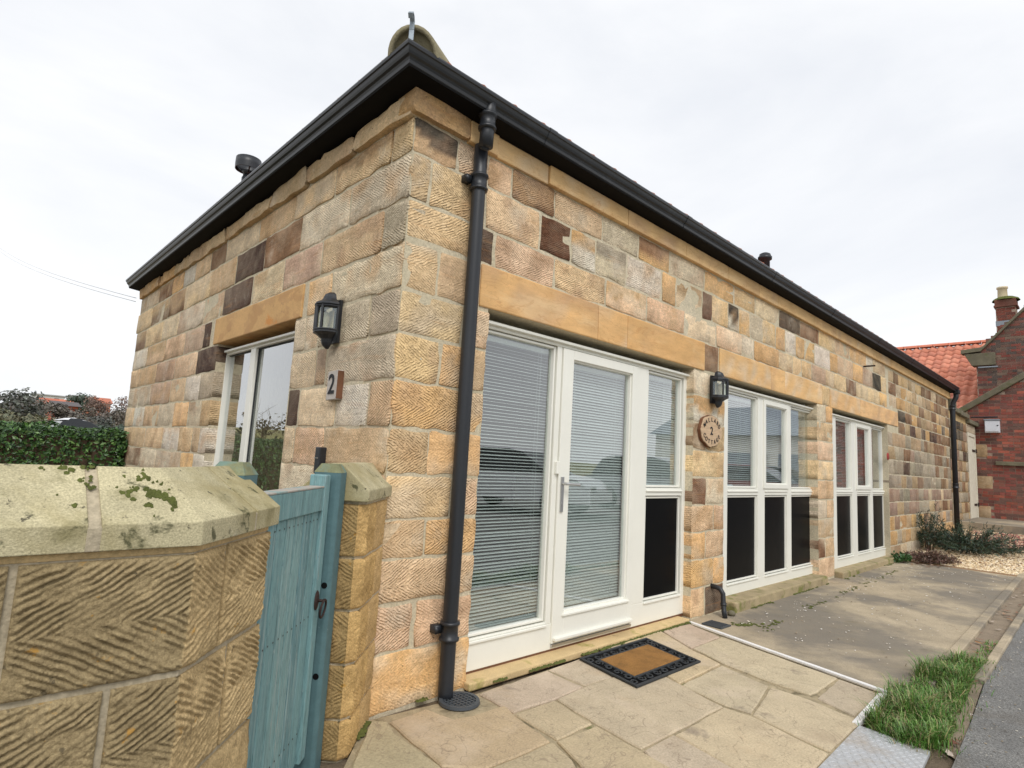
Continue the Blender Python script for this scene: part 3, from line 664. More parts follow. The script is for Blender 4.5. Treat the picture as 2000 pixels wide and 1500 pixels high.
def pantile_row(p0, p1, inward, n, pitch, lift, L_=.34):
    """one course of S-shaped tiles along p0-p1, running up the slope"""
    p0, p1 = np.array(p0, float), np.array(p1, float); d = (p1 - p0) / np.linalg.norm(p1 - p0); m_ = int(np.linalg.norm(p1 - p0) / .25)
    V, F = [], []; k = 0; up = np.array([inward[0], inward[1], PT]); up /= np.linalg.norm(up); nr = np.cross(d, up); nr = nr if nr[2] > 0 else -nr
    ns = 8
    for i in range(m_):
        for j in range(ns + 1):
            s_ = j / ns; hh = .028 * math.sin(2 * math.pi * s_) + .012
            b = p0 + d * (i + s_) * .25 + nr * (hh + lift); V += [b, b + up * L_, b - nr * .014]
        b0 = i * (ns + 1) * 3
        for j in range(ns):
            a = b0 + j * 3; c = a + 3; F += [(a, c, c + 1, a + 1), (a, a + 2, c + 2, c)]
    return V, F
m = MB(); e = .155
RY = LG / 2; rz = RZ + (RY + e) * PT
m.poly([(-e, -e, RZ), (LF + e, -e, RZ), (LF + e, RY, rz), (RY, RY, rz)]); m.poly([(-e, LG + e, RZ), (-e, -e, RZ), (RY, RY, rz)])
m.poly([(LF + e, LG + e, RZ), (-e, LG + e, RZ), (RY, RY, rz), (LF + e, RY, rz)]); m.poly([(LF + e, -e, RZ), (LF + e, LG + e, RZ), (LF + e, RY, rz)])
roof = m.build('roof', M['soffit'], cottage)
for k in range(4):
    V, F = pantile_row((-e + .30 * k * .83 + .16, -e + .30 * k * .83 - .01, RZ + .01 + .30 * k * .83 * PT), (LF + e, -e + .30 * k * .83 - .01, RZ + .01 + .30 * k * .83 * PT), (0, 1), 0, 0, .012)
    add('pantile_course', V, F, M['pantile'], roof, True, alb(176, 110, 84)); V, F = pantile_row((-e - .01 + .25 * k, -e + .25 * k + .16, RZ + .01 + .25 * k * PT), (-e - .01 + .25 * k, LG + e, RZ + .01 + .25 * k * PT), (1, 0), 0, 0, .012)
    add('pantile_course', V, F, M['pantile'], roof, True, alb(176, 110, 84))
# half-round hip tiles and the hip iron at the corner
hd = np.array([1, 1, PT]); hd /= np.linalg.norm(hd); hs = np.array([1, -1, 0]) / math.sqrt(2); hn = np.cross(hd, hs); hn = hn if hn[2] > 0 else -hn
for i in range(3):
    m = MB(); o0 = np.array([-e + .03, -e + .03, RZ + .02]) + hd * (.02 + i * .42); n = 14
    ro, ri = .135, .112; V = []
    for L_ in (0, .45):
        for r_ in (ro, ri):
            for k in range(n + 1):
                a = math.pi * k / n; V.append(o0 + hd * L_ + hs * r_ * math.cos(a) + hn * (r_ * math.sin(a) * 1.12))
    q = n + 1; F = []
    for k in range(n): F += [(k, k + 1, 2 * q + k + 1, 2 * q + k), (q + k + 1, q + k, 3 * q + k, 3 * q + k + 1), (k + 1, k, q + k, q + k + 1)]
    m.raw(V, F)
    if i == 0: m.raw([o0 + hd * .03 + hs * .112 * math.cos(math.pi * k / n) + hn * .125 * math.sin(math.pi * k / n) for k in range(n + 1)], [tuple(range(n + 1))])
    m.build('hip_tile', M['hiptile'], roof, True)
m = MB(); ip = np.array([-.165, -.165, RZ + .005]); st = [ip + np.array([0, 0, z]) for z in (0, .06, .12, .165)]
path = st + [ip + np.array([-.012, -.012, .185]), ip + np.array([-.028, -.028, .188]), ip + np.array([-.036, -.036, .172]), ip + np.array([-.026, -.026, .156])]
for a, b in zip(path[:-1], path[1:]):
    d = (b - a) / 2; c_ = (a + b) / 2; w_ = hs * .0125; t_ = np.cross(d, w_); t_ = t_ / np.linalg.norm(t_) * .0025; m.obox(c_, d * 1.04, w_, t_)
m.build('hip_iron', M['galv'], roof)
# flue cowl over the gable slope, vent pipe over the front slope
c_ = gb(484, 332, .45); zt = gb(482, 314, .45)[2]
m = MB(); m.lathe((c_[0], c_[1], c_[2] - .6), [(.0, 0), (.055, 0), (.055, .50), (.045, .50), (.045, .53), (0, .53)], 20); fl = m.build('flue', M['black_plastic'], cottage, True)
m = MB(); m.lathe((c_[0], c_[1], zt - .115), [(.136, -.03), (.138, .03), (.136, .10), (.128, .10), (.130, .03), (.128, -.03), (.136, -.03)], 24)
for a in range(3):
    an = a * 2.09 + .4; m.tube([(c_[0] + .05 * math.cos(an), c_[1] + .05 * math.sin(an), zt - .18), (c_[0] + .135 * math.cos(an), c_[1] + .135 * math.sin(an), zt - .10)], .008, 6)
m.lathe((c_[0], c_[1], zt - .14), [(0, .0), (.05, -.01), (.06, -.03), (.03, -.06)], 16)
m.build('flue_cowl', M['black_plastic'], fl, True)
vp = fr(1494, 525, .6); zt = fr(1494, 494, .6)[2]
m = MB(); m.lathe((vp[0], .6, 3.7), [(.062, 0), (.062, zt - 3.7 - .10), (.088, zt - 3.7 - .095), (.090, zt - 3.7 - .06), (.078, zt - 3.7 - .055), (.07, zt - 3.7 - .02), (.04, zt - 3.7 - .004), (0, zt - 3.7)], 20)
m.build('vent_pipe', M['black_plastic'], roof, True)
# ---------------------------------------------------------------- windows and door of the front
YF, YB = .065, .135            # frame front and back
YP = .105                      # glass
def ring(m, x0, x1, z0, z1, t, y0, y1, tb=None, tt=None):
    tb = t if tb is None else tb; tt = t if tt is None else tt
    m.box(x0, x0 + t, y0, y1, z0, z1); m.box(x1 - t, x1, y0, y1, z0, z1); m.box(x0 + t, x1 - t, y0, y1, z0, z0 + tb); m.box(x0 + t, x1 - t, y0, y1, z1 - tt, z1)
def pane(parent, x0, x1, z0, z1, y=YP):
    m = MB(); m.box(x0, x1, y, y + .006, z0, z1); return m.build('pane', M['glass'], parent)
def panel(parent, x0, x1, z0, z1):
    m = MB(); m.box(x0, x1, YP - .012, YP + .01, z0, z1); return m.build('black_panel', M['black_panel'], parent)
def bead(m, x0, x1, z0, z1, y=YF): ring(m, x0 - .004, x1 + .004, z0 - .004, z1 + .004, .016, y + .012, y + .06)
def slats(name, label, x0, x1, z0, z1, y=.152, tilt=32, axis='x', group=None):
    root = empty(name, ((x0 + x1) / 2, y, z0), label, 'blind', group)
    V, F = [], []; zs = np.arange(z0 + .02, z1 - .03, .0208); w = .0125; ta = math.radians(tilt)
    for z in zs:
        b = len(V); dz = srs.uniform(-.0012, .0012); ta = math.radians(tilt + srs.normal(0, 3.0))
        for x in (x0, x1):
            for k, (s_, hgt) in enumerate(((-1, 0), (0, .0022), (1, 0))):
                V.append((x, y + s_ * w * math.cos(ta) - hgt * math.sin(ta), z + dz + s_ * w * math.sin(ta) + hgt * math.cos(ta)))
        F += [(b, b + 3, b + 4, b + 1), (b + 1, b + 4, b + 5, b + 2)]
    o = add('slats', V, F, M['blind'], root, True); o['kind'] = 'stuff'
    m = MB(); m.box(x0, x1, y - .014, y + .014, z1 - .03, z1); m.box(x0, x1, y - .012, y + .012, z0, z0 + .012); m.build('head_rail', M['blind'], root)
    m = MB(); n = 2 if x1 - x0 < .75 else 3
    for i in range(n):
        x = x0 + (x1 - x0) * (i + .5) / n if n > 2 else x0 + (x1 - x0) * (.16 + .68 * i)
        for dy in (-.0135, .0135): m.tube([(x, y + dy, z0), (x, y + dy, z1 - .02)], .0011, 5, False)
    m.build('ladder_cord', M['blind'], root)
    return root
X = lambda px, py, y=YF: float(fr(px, py, y)[0]); ZZf = lambda px, py, y=YF: float(fr(px, py, y)[2])

# door set: tall light | door | light over black panel
zb = .035; zt = 2.098
gx = dict(l0=X(957, 640, YP), l1=X(1080, 668, YP), d0=X(1100, 677), g0=X(1111, 704, YP), g1=X(1226, 730, YP), d1=X(1244, 711), r0=X(1261, 720, YP), r1=X(1330, 737, YP) - .028)
m = MB(); x0, x1 = XD0 - .03, XD1 + .014
ring(m, x0, x1, zb, zt, .05, YF, YB, tb=.165, tt=.052)
x0g = x0 + .05
m.box(gx['l1'] + .012, gx['d0'] - .004, YF, YB, zb + .165, zt - .052)            # mullions
m.box(gx['d1'] + .004, gx['r0'] - .012, YF, YB, zb + .165, zt - .052)
ztr = 1.053
m.box(gx['r0'] - .012, gx['r1'] + .005, YF, YB, ztr - .032, ztr + .030)          # transom
m.box(x0 + .0, x1 - .0, YF - .030, YF + .001, zt - .030, zt - .012)              # drip moulding over the head
m.box(gx['r0'] - .012, gx['r1'] + .006, YF - .012, YF + .001, ztr + .002, ztr + .014)
m.box(gx['r0'] - .012, gx['r1'] + .006, YF - .012, YF + .001, zb + .150, zb + .166)
m.box(x0 + .03, gx['l1'] + .012, YF - .012, YF + .001, zb + .150, zb + .166)
zl0 = .225
m.box(x0g, gx['l1'] + .012, YF + .001, YB, zb + .165, zl0 - .012)
bead(m, x0g + .006, gx['l1'], zl0, zt - .062); bead(m, gx['r0'], gx['r1'] - .008, ztr + .040, zt - .062); bead(m, gx['r0'], gx['r1'] - .008, zb + .175, ztr - .042)
doorset = m.build('door_frame', M['white_paint'], cottage, bevel=.0035)
pane(doorset, x0g, gx['l1'] + .005, zl0 - .005, zt - .055); pane(doorset, gx['r0'] - .004, gx['r1'] + .004, ztr + .031, zt - .055)
panel(doorset, gx['r0'] - .004, gx['r1'] + .004, zb + .168, ztr - .033)
m = MB(); d0, d1 = gx['d0'], gx['d1']; dz0, dz1 = .072, zt - .058
YD = YF - .012
m.box(d0, gx['g0'] - .0, YD, YB - .012, dz0, dz1); m.box(gx['g1'], d1, YD, YB - .012, dz0, dz1)
gz0, gz1 = .255, ZZf(1111, 704, YP)
m.box(gx['g0'], gx['g1'], YD, YB - .012, dz0, gz0); m.box(gx['g0'], gx['g1'], YD, YB - .012, gz1, dz1)
ring(m, gx['g0'] - .002, gx['g1'] + .002, gz0 - .002, gz1 + .002, .014, YD + .016, YB - .02)
m.box(gx['g0'] - .02, gx['g1'] + .02, YD - .011, YD + .001, gz0 - .022, gz0 - .006)
m.box(d0 + .01, d1 - .01, YD - .026, YD + .001, dz0 + .018, dz0 + .038)          # weather bar
door = m.build('door', M['white_paint'], cottage, bevel=.0035)
pane(door, gx['g0'] - .004, gx['g1'] + .004, gz0 - .004, gz1 + .004, YP - .012)
m = MB(); m.box(d0 + .002, d1 - .002, YF - .015, YB, .050, .068); m.build('threshold', M['steel'], door)
hx = X(1094, 965); hz = ZZf(1095, 944)
m = MB(); m.box(hx - .015, hx + .013, YD - .010, YD, hz - .19, hz + .045)
m.tube([(hx - .002, YD - .01, hz), (hx - .002, YD - .05, hz), (hx + .012, YD - .057, hz), (hx + .125, YD - .055, hz - .003)], .0095, 10)
m.lathe((hx - .002, YD - .006, hz - .135), [(0, .006), (.009, .006), (.009, 0)], 12, (1, 0, 0), (0, 0, 1), (0, -1, 0))
m.build('door_handle', M['steel'], door, bevel=.003)
m = MB(); lx = X(1086, 914); lz = ZZf(1086, 914); m.box(lx - .016, lx + .012, YF - .022, YF, lz - .04, lz + .045); m.build('key_box', M['white_paint'], doorset, bevel=.004)
m = MB(); m.box(x0 + .02, x1 - .0, YF + .004, YB, .012, zb - .001); m.build('sill_strip', M['bark_edge'], doorset)
slats('venetian_blind', 'tall open venetian blind behind the glass left of the door', x0g - .03, gx['l1'] + .045, .235, 2.02, tilt=18)
slats('venetian_blind', 'half closed venetian blind behind the glass of the door', gx['g0'] + .0, gx['g1'] + .012, gz0 + .01, gz1 - .01, y=.15, tilt=40)
slats('venetian_blind', 'short venetian blind above the black panel right of the door', gx['r0'] - .01, XD1 - .012, ztr + .04, 2.02, tilt=42)

def tri_window(a, ztop, pxs, lab, blinds):
    """three lights over three black panels; pxs = glass edges at the transom"""
    xs = [X(p, 950, YP) for p in pxs]; x0, x1 = a
    m = MB(); t0 = xs[0] - x0 - .008; zb_ = .05
    zb_rail = .20; zt_ = ztop; rt = x1 - xs[5] - .008
    m.box(x0, x0 + max(.03, t0), YF, YB, zb_, zt_); m.box(x1 - rt, x1, YF, YB, zb_, zt_)
    m.box(x0 + max(.03, t0), x1 - rt, YF, YB, zb_, zb_rail - .012); m.box(x0 + max(.03, t0), x1 - rt, YF, YB, zt_ - .052, zt_)
    for i in (1, 3): m.box(xs[i] + .008, xs[i + 1] - .008, YF, YB, zb_rail - .012, zt_ - .052)
    for i in range(0, 6, 2):
        m.box(xs[i] - .008, xs[i + 1] + .008, YF, YB, ztr - .034, ztr + .034)
        m.box(xs[i] - .012, xs[i + 1] + .012, YF - .010, YF + .001, ztr + .000, ztr + .013); m.box(xs[i] - .012, xs[i + 1] + .012, YF - .010, YF + .001, zb_rail - .026, zb_rail - .012)
        bead(m, xs[i], xs[i + 1], zb_rail, ztr - .043)
    m.box(x0, x1, YF - .030, YF + .001, zt_ - .030, zt_ - .012)
    for i in (0, 4): bead(m, xs[i], xs[i + 1], ztr + .043, zt_ - .062)
    w = m.build('window', M['white_paint'], cottage, bevel=.0035)
    m = MB(); s0, s1 = xs[2] - .052, xs[3] + .03; ring(m, s0, s1, ztr + .036, zt_ - .056, .05, YF - .014, YF + .045); ring(m, s0 + .048, s1 - .048, ztr + .084, zt_ - .104, .012, YF - .004, YF + .045)
    sash = m.build('sash', M['white_paint'], w, bevel=.0035); pane(sash, s0 + .046, s1 - .046, ztr + .082, zt_ - .102, YF + .02)
    for i in (0, 4): pane(w, xs[i] - .004, xs[i + 1] + .004, ztr + .035, zt_ - .053)
    for i in (0, 2, 4): panel(w, xs[i] - .004, xs[i + 1] + .004, zb_rail - .01, ztr - .035)
    m = MB(); m.box(x0 + .01, x1 - .01, YF + .004, YB, zb_ - .03, zb_ - .001); m.build('sill_strip', M['bark_edge'], w)
    for i, l_ in zip((0, 2, 4), blinds):
        if l_: slats('venetian_blind', l_, xs[i] - .01, (xs[i + 2] - .02) if i < 4 else x1 - .02, ztr + .05, zt_ - .09, tilt=30)
    return w
tri_window((XA0 - .03, XA1 + .012), 2.098, (1414, 1472, 1487, 1530, 1539, 1580), 'a',
           ('venetian blind in the left light of the middle window', 'venetian blind behind the opening sash of the middle window', 'venetian blind in the right light of the middle window'))
tri_window((XB0 - .03, XB1 + .012), 2.098, (1628, 1658, 1668, 1693, 1699, 1721), 'b',
           ('venetian blind in the left light of the farthest window', 'venetian blind behind the sash of the farthest window', None))

# gable window, two tall lights
XF, XBk, XP = .075, .14, .11
Gy = lambda px, py, x=XP: float(gb(px, py, x)[1])
ya, yb_, yc, yd = Gy(576, 660), Gy(510, 672), Gy(500, 672), Gy(449, 690)
m = MB(); y0, y1 = YG0 - .03, YG1 - .008
m.box(XF, XBk, y0, y0 + .05, .12, 2.085); m.box(XF, XBk, yd + .008, y1, .12, 2.085); m.box(XF, XBk, y0 + .05, yd + .008, .12, .22); m.box(XF, XBk, y0 + .05, yd + .008, 2.033, 2.085)
m.box(XF, XBk, yb_ + .006, yc - .006, .22, 2.033); m.box(XF - .028, XF + .001, y0, y1, 2.052, 2.072)
gw = m.build('window', M['white_paint'], cottage, bevel=.0035)
for p0, p1 in ((y0 + .045, yb_ + .01), (yc - .01, yd + .012)):
    m = MB(); m.box(XP, XP + .006, p0, p1, .215, 2.038); m.build('pane', M['glass'], gw)
m = MB()
for p0, p1 in ((y0 + .05, yb_ + .006), (yc - .006, yd + .008)): 
    m.box(XP - .012, XP - .001, p0, p0 + .008, .22, 2.033); m.box(XP - .012, XP - .001, p1 - .008, p1, .22, 2.033); m.box(XP - .012, XP - .001, p0 + .008, p1 - .008, 2.025, 2.033)
m.build('gasket', M['rubber'], gw)
V, F = [], []; n = 60
for i in range(n + 1):
    y = 2.2 + .62 * i / n; V += [(.36 + .03 * math.sin(i * .9), y, .06), (.36 + .03 * math.sin(i * .9 + .2), y, 2.2)]
F = [(2 * i, 2 * i + 2, 2 * i + 3, 2 * i + 1) for i in range(n)]
o = add('curtain', V, F, M['curtain'], None, True); tag(o, 'drab curtain hanging behind the left pane of the gable window', 'curtain')
o.modifiers.new('thick', 'SOLIDIFY').thickness = .004

# doorstep sill, step stones
def step(name, label, x0, x1, y0, y1, z0, z1, mat, parent=None):
    V, F, C, UVs = stone_geo((np.array([0., y0, 0]), np.array([1., 0, 0]), np.array([0, -1., 0])), x0, x1, z0, z1, (200, 170, 120), 0, .0, y1 - y0, .004, .08, edge=.012, relief=.004)
    n = len(V); o = add(name, V, F, mat, parent, False); return o
def slab(name, pts, z0, z1, mat, parent=None, bevel=.008):
    m = MB(); n = len(pts); m.prism([(*p, z0) for p in pts], [(*p, z1) for p in pts]); return m.build(name, mat, parent, bevel=bevel)
slab('door_sill', [(.60, -.055), (1.6, -.050), (2.4, -.046), (2.99, -.04), (2.99, .10), (.60, .10)], -.02, .022, M['sill_stone'], cottage)
for (a, b, y, lab) in ((XA0 + .0, XA1 + .03, -.125, 'stone step'), (XB0 + .02, XB1 + .26, -.10, 'mossy')):
    slab('step_stone', [(a, y), (b, y + .02), (b, .10), (a, .10)], -.02, .085 if a < 5 else .07, M['step_stone'], cottage, .014)
# moss along the foot of the wall and the sill
def moss(name, pts, w, n, parent, seed, hmax=.012, z=0.0):
    r = np.random.RandomState(seed); V, F = [], []
    P = [np.array(p, float) for p in pts]
    for _ in range(n):
        k = r.randint(len(P) - 1); tt = r.rand(); c = P[k] * (1 - tt) + P[k + 1] * tt + r.normal(0, w, 2); s_ = r.uniform(.006, .02); b = len(V); h = r.uniform(.3, 1) * hmax
        if vnoise(np.array([[c[0] * 6, c[1] * 6, seed]]), 3)[0] < -.1: continue
        for i in range(6):
            a = i * math.pi / 3 + r.rand() * .5; V.append((c[0] + s_ * math.cos(a), c[1] + s_ * math.sin(a), z))
        V.append((c[0], c[1], z + h)); F += [(b + i, b + (i + 1) % 6, b + 6) for i in range(6)]
    o = add(name, V, F, M['moss'], parent, True); o['kind'] = 'stuff'; return o
moss('moss', [(.60, -.06), (1.6, -.055), (2.4, -.05), (2.99, -.045)], .007, 520, patio, 5)
moss('moss', [(-.16, -.2), (-.02, -.05), (.05, -.03), (.33, -.02)], .008, 260, patio, 6)
moss('moss', [(XA0 + .3, -.12), (XA1, -.09)], .012, 260, apron, 7); moss('moss', [(XB0, -.10), (XB1 + .2, -.08)], .03, 260, apron, 8)
moss('moss', [(3.2, -.30), (3.5, -.42)], .02, 60, apron, 9); moss('moss', [(3.3, -.5), (4.8, -.42), (6.2, -.38), (8.8, -.3)], .025, 220, apron, 10, .008)

# ---------------------------------------------------------------- downpipes
def ringprof(r): return [(r, -.05), (r + .012, -.048), (r + .014, -.035), (r + .006, -.03), (r + .005, .03), (r + .014, .035), (r + .012, .048), (r, .05)]
DX, DY, DR = .424, -.070, .0405
m = MB()
zo_ = 3.04
m.tube([(DX, DY, 3.075), (DX, DY, 2.86), (DX, DY, 2.5), (DX, DY, 1.2), (DX, DY, .5), (DX, DY, .03), (DX, DY - .006, -.012)], DR, 24)
m.tube([(DX - .018, -.160, 3.318), (DX - .018, -.142, 3.25), (DX - .018, -.134, 3.12), (DX - .018, -.132, 3.04)], [.026, .041, .0415, .0415], 24)
m.tube([(DX - .016, -.128, 3.062), (DX - .002, DY - .006, 3.058)], .034, 16)
pipe = m.build('downpipe', M['black_plastic'], cottage, True)
for z in (3.19, 2.845, .335):
    m = MB(); yy = -.136 if z > 3 else DY; m.lathe((DX - (.02 if z > 3 else 0), yy, z), ringprof(DR), 24); 
    if z < 3: m.obox((DX - .062, -.03, z + .012), (.024, 0, 0), (0, .03, 0), (0, 0, .02)); m.lathe((DX - .075, -.055, z + .012), [(0, .012), (.014, .01), (.018, 0), (.018, -.03)], 12, (1, 0, 0), (0, 0, 1), (0, -1, 0))
    m.build('pipe_clip', M['black_plastic'], pipe, True)
m = MB(); FX = 14.15
m.tube([(FX, -.15, 3.27), (FX, -.14, 3.12), (FX, -.08, 3.0), (FX, -.07, 2.8), (FX, -.07, .2)], .05, 14)
p2_ = m.build('downpipe', M['black_plastic'], cottage, True)
for z in (2.9, 1.2): m = MB(); m.lathe((FX, -.07, z), ringprof(.05), 16); m.build('pipe_clip', M['black_plastic'], p2_, True)
m = MB(); m.box(FX - .07, FX + .08, -.21, -.1, 3.2, 3.29); m.build('outlet', M['black_plastic'], p2_, bevel=.01)

def drain(name, label, c, r, round_=True):
    m = MB(); n = 28
    if round_:
        m.lathe((c[0], c[1], 0), [(r - .018, -.004), (r - .018, .010), (r, .010), (r + .003, -.004)], n)
        for i in range(-4, 5):
            for k in (0, 1):
                x = i * r / 4.6; h = math.sqrt(max(0, (r - .016) ** 2 - x * x))
                if h < .01: continue
                a = (c[0] + x, c[1]) if k == 0 else (c[0], c[1] + x)
                if k == 0: m.box(a[0] - .003, a[0] + .003, c[1] - h, c[1] + h, -.004, .0075)
                else: m.box(c[0] - h, c[0] + h, a[1] - .003, a[1] + .003, -.003, .0072)
    else:
        m.box(c[0] - r, c[0] + r, c[1] - r, c[1] - r + .012, -.004, .008); m.box(c[0] - r, c[0] + r, c[1] + r - .012, c[1] + r, -.004, .008)
        for i in range(9): x = c[0] - r + .008 + i * (2 * r - .016) / 8; m.box(x - .005, x + .005, c[1] - r + .012, c[1] + r - .012, -.004, .007)
    o = m.build(name, M['drain_grey']); tag(o, label, 'drain cover')
    m = MB(); m.lathe((c[0], c[1], -.0025), [(0, 0), (r - .01, 0)], 20) if round_ else m.box(c[0] - r, c[0] + r, c[1] - r, c[1] + r, -.006, -.0022)
    m.build('drain_pit', M['soffit'], o); return o
drain('drain_cover', 'round black grid drain cover under the tall corner downpipe', (.455, -.150), .105)
drain('drain_cover', 'square black slotted drain cover under the bent waste pipe', (3.10, -.215), .085, False)
wx = U(1388, .17)
m = MB(); m.tube([(wx, .02, .235), (wx, -.05, .235), (wx + .0, -.09, .225), (wx, -.115, .19), (wx, -.12, .10), (wx - .02, -.135, .05), (wx - .03, -.15, -.003)], .021, 14)
wp = m.build('waste_pipe', M['black_plastic'], cottage, True)
m = MB(); m.lathe((wx, -.12, .10), [(.021, -.014), (.026, -.013), (.026, .013), (.021, .014)], 14); m.build('pipe_socket', M['black_plastic'], wp, True)
m = MB(); m.lathe((wx + .11, -.14, 0), [(.0, -.005), (.03, .0), (.036, .018), (.022, .036), (0, .042)], 12); o = m.build('pebble', M['gravestone_cap'], None, True); tag(o, 'round grey pebble beside the bent waste pipe', 'stone')
m = MB(); a = fr(1660, 718, -.22); b = fr(1690, 717, 0); m.tube([(8.0, .0, 2.90), (8.0, -.16, 2.90)], .012, 8); o = m.build('wall_hook', M['rusty_iron']); tag(o, 'rusty iron rod sticking out of the upper front wall', 'rod')
m = MB(); c_ = gb(636, 892); m.box(-.055, -.004, c_[1] - .03, c_[1] + .03, c_[2] - .10, c_[2] + .055); o = m.build('key_safe', M['black_plastic'], bevel=.006); tag(o, 'small dark grey key safe on the gable wall behind the gate post', 'key safe')
m = MB(); m.box(-.062, -.056, c_[1] - .02, c_[1] + .022, c_[2] - .012, c_[2] - .006); m.build('cover_slot', M['steel'], o)

# ---------------------------------------------------------------- wall lanterns
def lantern(label, P, Uv, Nv, h, w, arm=.03):
    P, Uv, Nv = map(lambda q: np.asarray(q, float), (P, Uv, Nv)); Zv = np.array([0, 0, 1.])
    root = empty('wall_lantern', tuple(P), label, 'wall lamp', 'wall lanterns on the cottage')
    c = P + Nv * arm; r = w / 2; N8 = 6
    pt = lambda rr, z, k: c + Uv * rr * math.cos(math.pi * k / N8) * 1.0 + Nv * rr * math.sin(math.pi * k / N8) + Zv * z
    def half(prof, n=6, close=True):
        V, F = [], []
        for rr, z in prof:
            for k in range(n + 1): V.append(pt(rr, z, k))
        q = n + 1
        for i in range(len(prof) - 1):
            for k in range(n): F.append((i * q + k, i * q + k + 1, (i + 1) * q + k + 1, (i + 1) * q + k))
        F += [tuple(i * q for i in range(len(prof))), tuple(i * q + n for i in range(len(prof) - 1, -1, -1)), tuple(range(n + 1)), tuple(range((len(prof) - 1) * q + n, (len(prof) - 1) * q - 1, -1))]
        return V, F
    z1 = h * .30; z2 = h * .74
    m = MB(); m.raw(*half([(r * 1.02, z2), (r * 1.12, z2 + .004), (r * 1.10, z2 + .016), (r * .80, z2 + h * .09), (r * .62, z2 + h * .135), (r * .60, z2 + h * .165), (r * .52, z2 + h * .215), (r * .30, z2 + h * .255), (.01, z2 + h * .26)]))
    m.build('cap', M['black_plastic'], root, bevel=.002)
    m = MB(); m.raw(*half([(r * 1.05, z1), (r * 1.06, z1 - .012), (r * .78, z1 - h * .075), (r * .52, z1 - h * .13), (r * .46, z1 - h * .20), (r * .36, z1 - h * .25), (r * .16, z1 - h * .295), (.005, z1 - h * .30)][::-1]))
    m.build('bowl', M['black_plastic'], root, bevel=.002)
    m = MB()
    for k in range(N8 + 1):
        if k % 2 and k not in (1, 5): pass
        if k in (0, 2, 3, 4, 6) or True:
            if k in (1, 5): continue
            a = pt(r * .97, z1, k); b = pt(r * .99, z2, k); m.tube([a, b], .0085, 6)
    for z in (z1 + .004, z2 - .006):
        V = [pt(r * 1.0, z, k) for k in range(N8 + 1)]
        m.tube(V, .008, 6)
    m.obox(c - Nv * (arm - .008) + Zv * (h * .50), Uv * r * .55, Nv * .008, Zv * h * .38)
    m.obox(c - Nv * arm * .4 + Zv * (h * .82), Uv * r * .35, Nv * arm * .7, Zv * .02)
    m.build('cage', M['black_plastic'], root)
    for ka, kb in ((0, 2), (2, 3), (3, 4), (4, 6)):
        a, b = pt(r * .95, z1, ka), pt(r * .95, z1, kb); d = Zv * (z2 - z1); n_ = np.cross(b - a, d); n_ /= np.linalg.norm(n_); n_ = n_ * .0015
        m = MB(); m.prism([a - n_, b - n_, b + n_, a + n_], [a - n_ + d, b - n_ + d, b + n_ + d, a + n_ + d]); m.build('pane', M['glass'], root)
    m = MB(); m.lathe(c + Nv * r * .35 + Zv * z1, [(0, 0), (.016, 0), (.016, .03), (.012, .035), (.022, .06), (.024, .085), (.014, .115), (0, .122)], 14); m.build('bulb', M['pot_clay'], root, True)
    m = MB(); m.obox(c + Zv * (z1 + z2) / 2 - Nv * .002 + Uv * .0, Uv * .03, Nv * .004, Zv * (z2 - z1) * .36); m.build('back_plate', M['pot_clay'], root)
    return root
g0 = gb(652, 690); lantern('black wall lantern on the gable end above the small square number plaque', (-.012, .665, 1.845), (0, -1, 0), (-1, 0, 0), .345, .178, .045)
lantern('black wall lantern between the door and the middle window above the oval plaque', (3.385, -.012, 1.82), (1, 0, 0), (0, -1, 0), .335, .186, .045)

# ---------------------------------------------------------------- plaques with lettering
def glyph(txt, size, o, ex, ez, parent, off=.0015, rot=0.0, bold=.0):
    cu = bpy.data.curves.new('txt', 'FONT'); cu.body = txt; cu.size = size; cu.align_x = 'CENTER'; cu.align_y = 'CENTER'; cu.extrude = .0012; cu.offset = bold
    to = bpy.data.objects.new('txt', cu); COL.objects.link(to); dg = bpy.context.evaluated_depsgraph_get(); dg.update()
    me = bpy.data.meshes.new_from_object(to.evaluated_get(dg)); bpy.data.objects.remove(to)
    o, ex, ez = map(lambda q: np.asarray(q, float), (o, ex, ez)); nn = np.cross(ex, ez)
    V = np.array([v.co[:] for v in me.vertices]); F = [tuple(p.vertices) for p in me.polygons]; bpy.data.meshes.remove(me)
    c, s_ = math.cos(rot), math.sin(rot); x = V[:, 0] * c - V[:, 1] * s_; y = V[:, 0] * s_ + V[:, 1] * c
    W = o + x[:, None] * ex + y[:, None] * ez + (V[:, 2] + off)[:, None] * nn
    return add('numeral' if txt.isdigit() else 'letter', W, F, M['ink'], parent)
pc = gb(648, 752, -.045); pz = float(pc[2]); py = float(pc[1])
m = MB(); m.prism([(-.045, py + .062, pz - .088), (-.045, py - .06, pz - .085), (-.008, py - .06, pz - .085), (-.008, py + .062, pz - .088)], [(-.045, py + .058, pz + .082), (-.045, py - .064, pz + .088), (-.008, py - .064, pz + .088), (-.008, py + .058, pz + .082)])
pq = m.build('number_plaque', M['plaque_grey'], bevel=.003); tag(pq, 'small square weathered wooden plaque with the number 2 on the gable wall', 'plaque')
m = MB(); m.box(-.046, -.007, py - .0665, py - .0648, pz - .08, pz + .083); m.build('bark_edge', M['bark_edge'], pq)
glyph('2', .165, (-.046, py + .002, pz), (0, -1, 0), (0, 0, 1), pq, bold=.002)
oc = fr(1390, 842, -.045); ox, oz = float(oc[0]), float(oc[2]); n = 26
rr_ = [1 + .03 * math.sin(i * 2.1) + .02 * math.cos(i * 1.3) for i in range(n)]
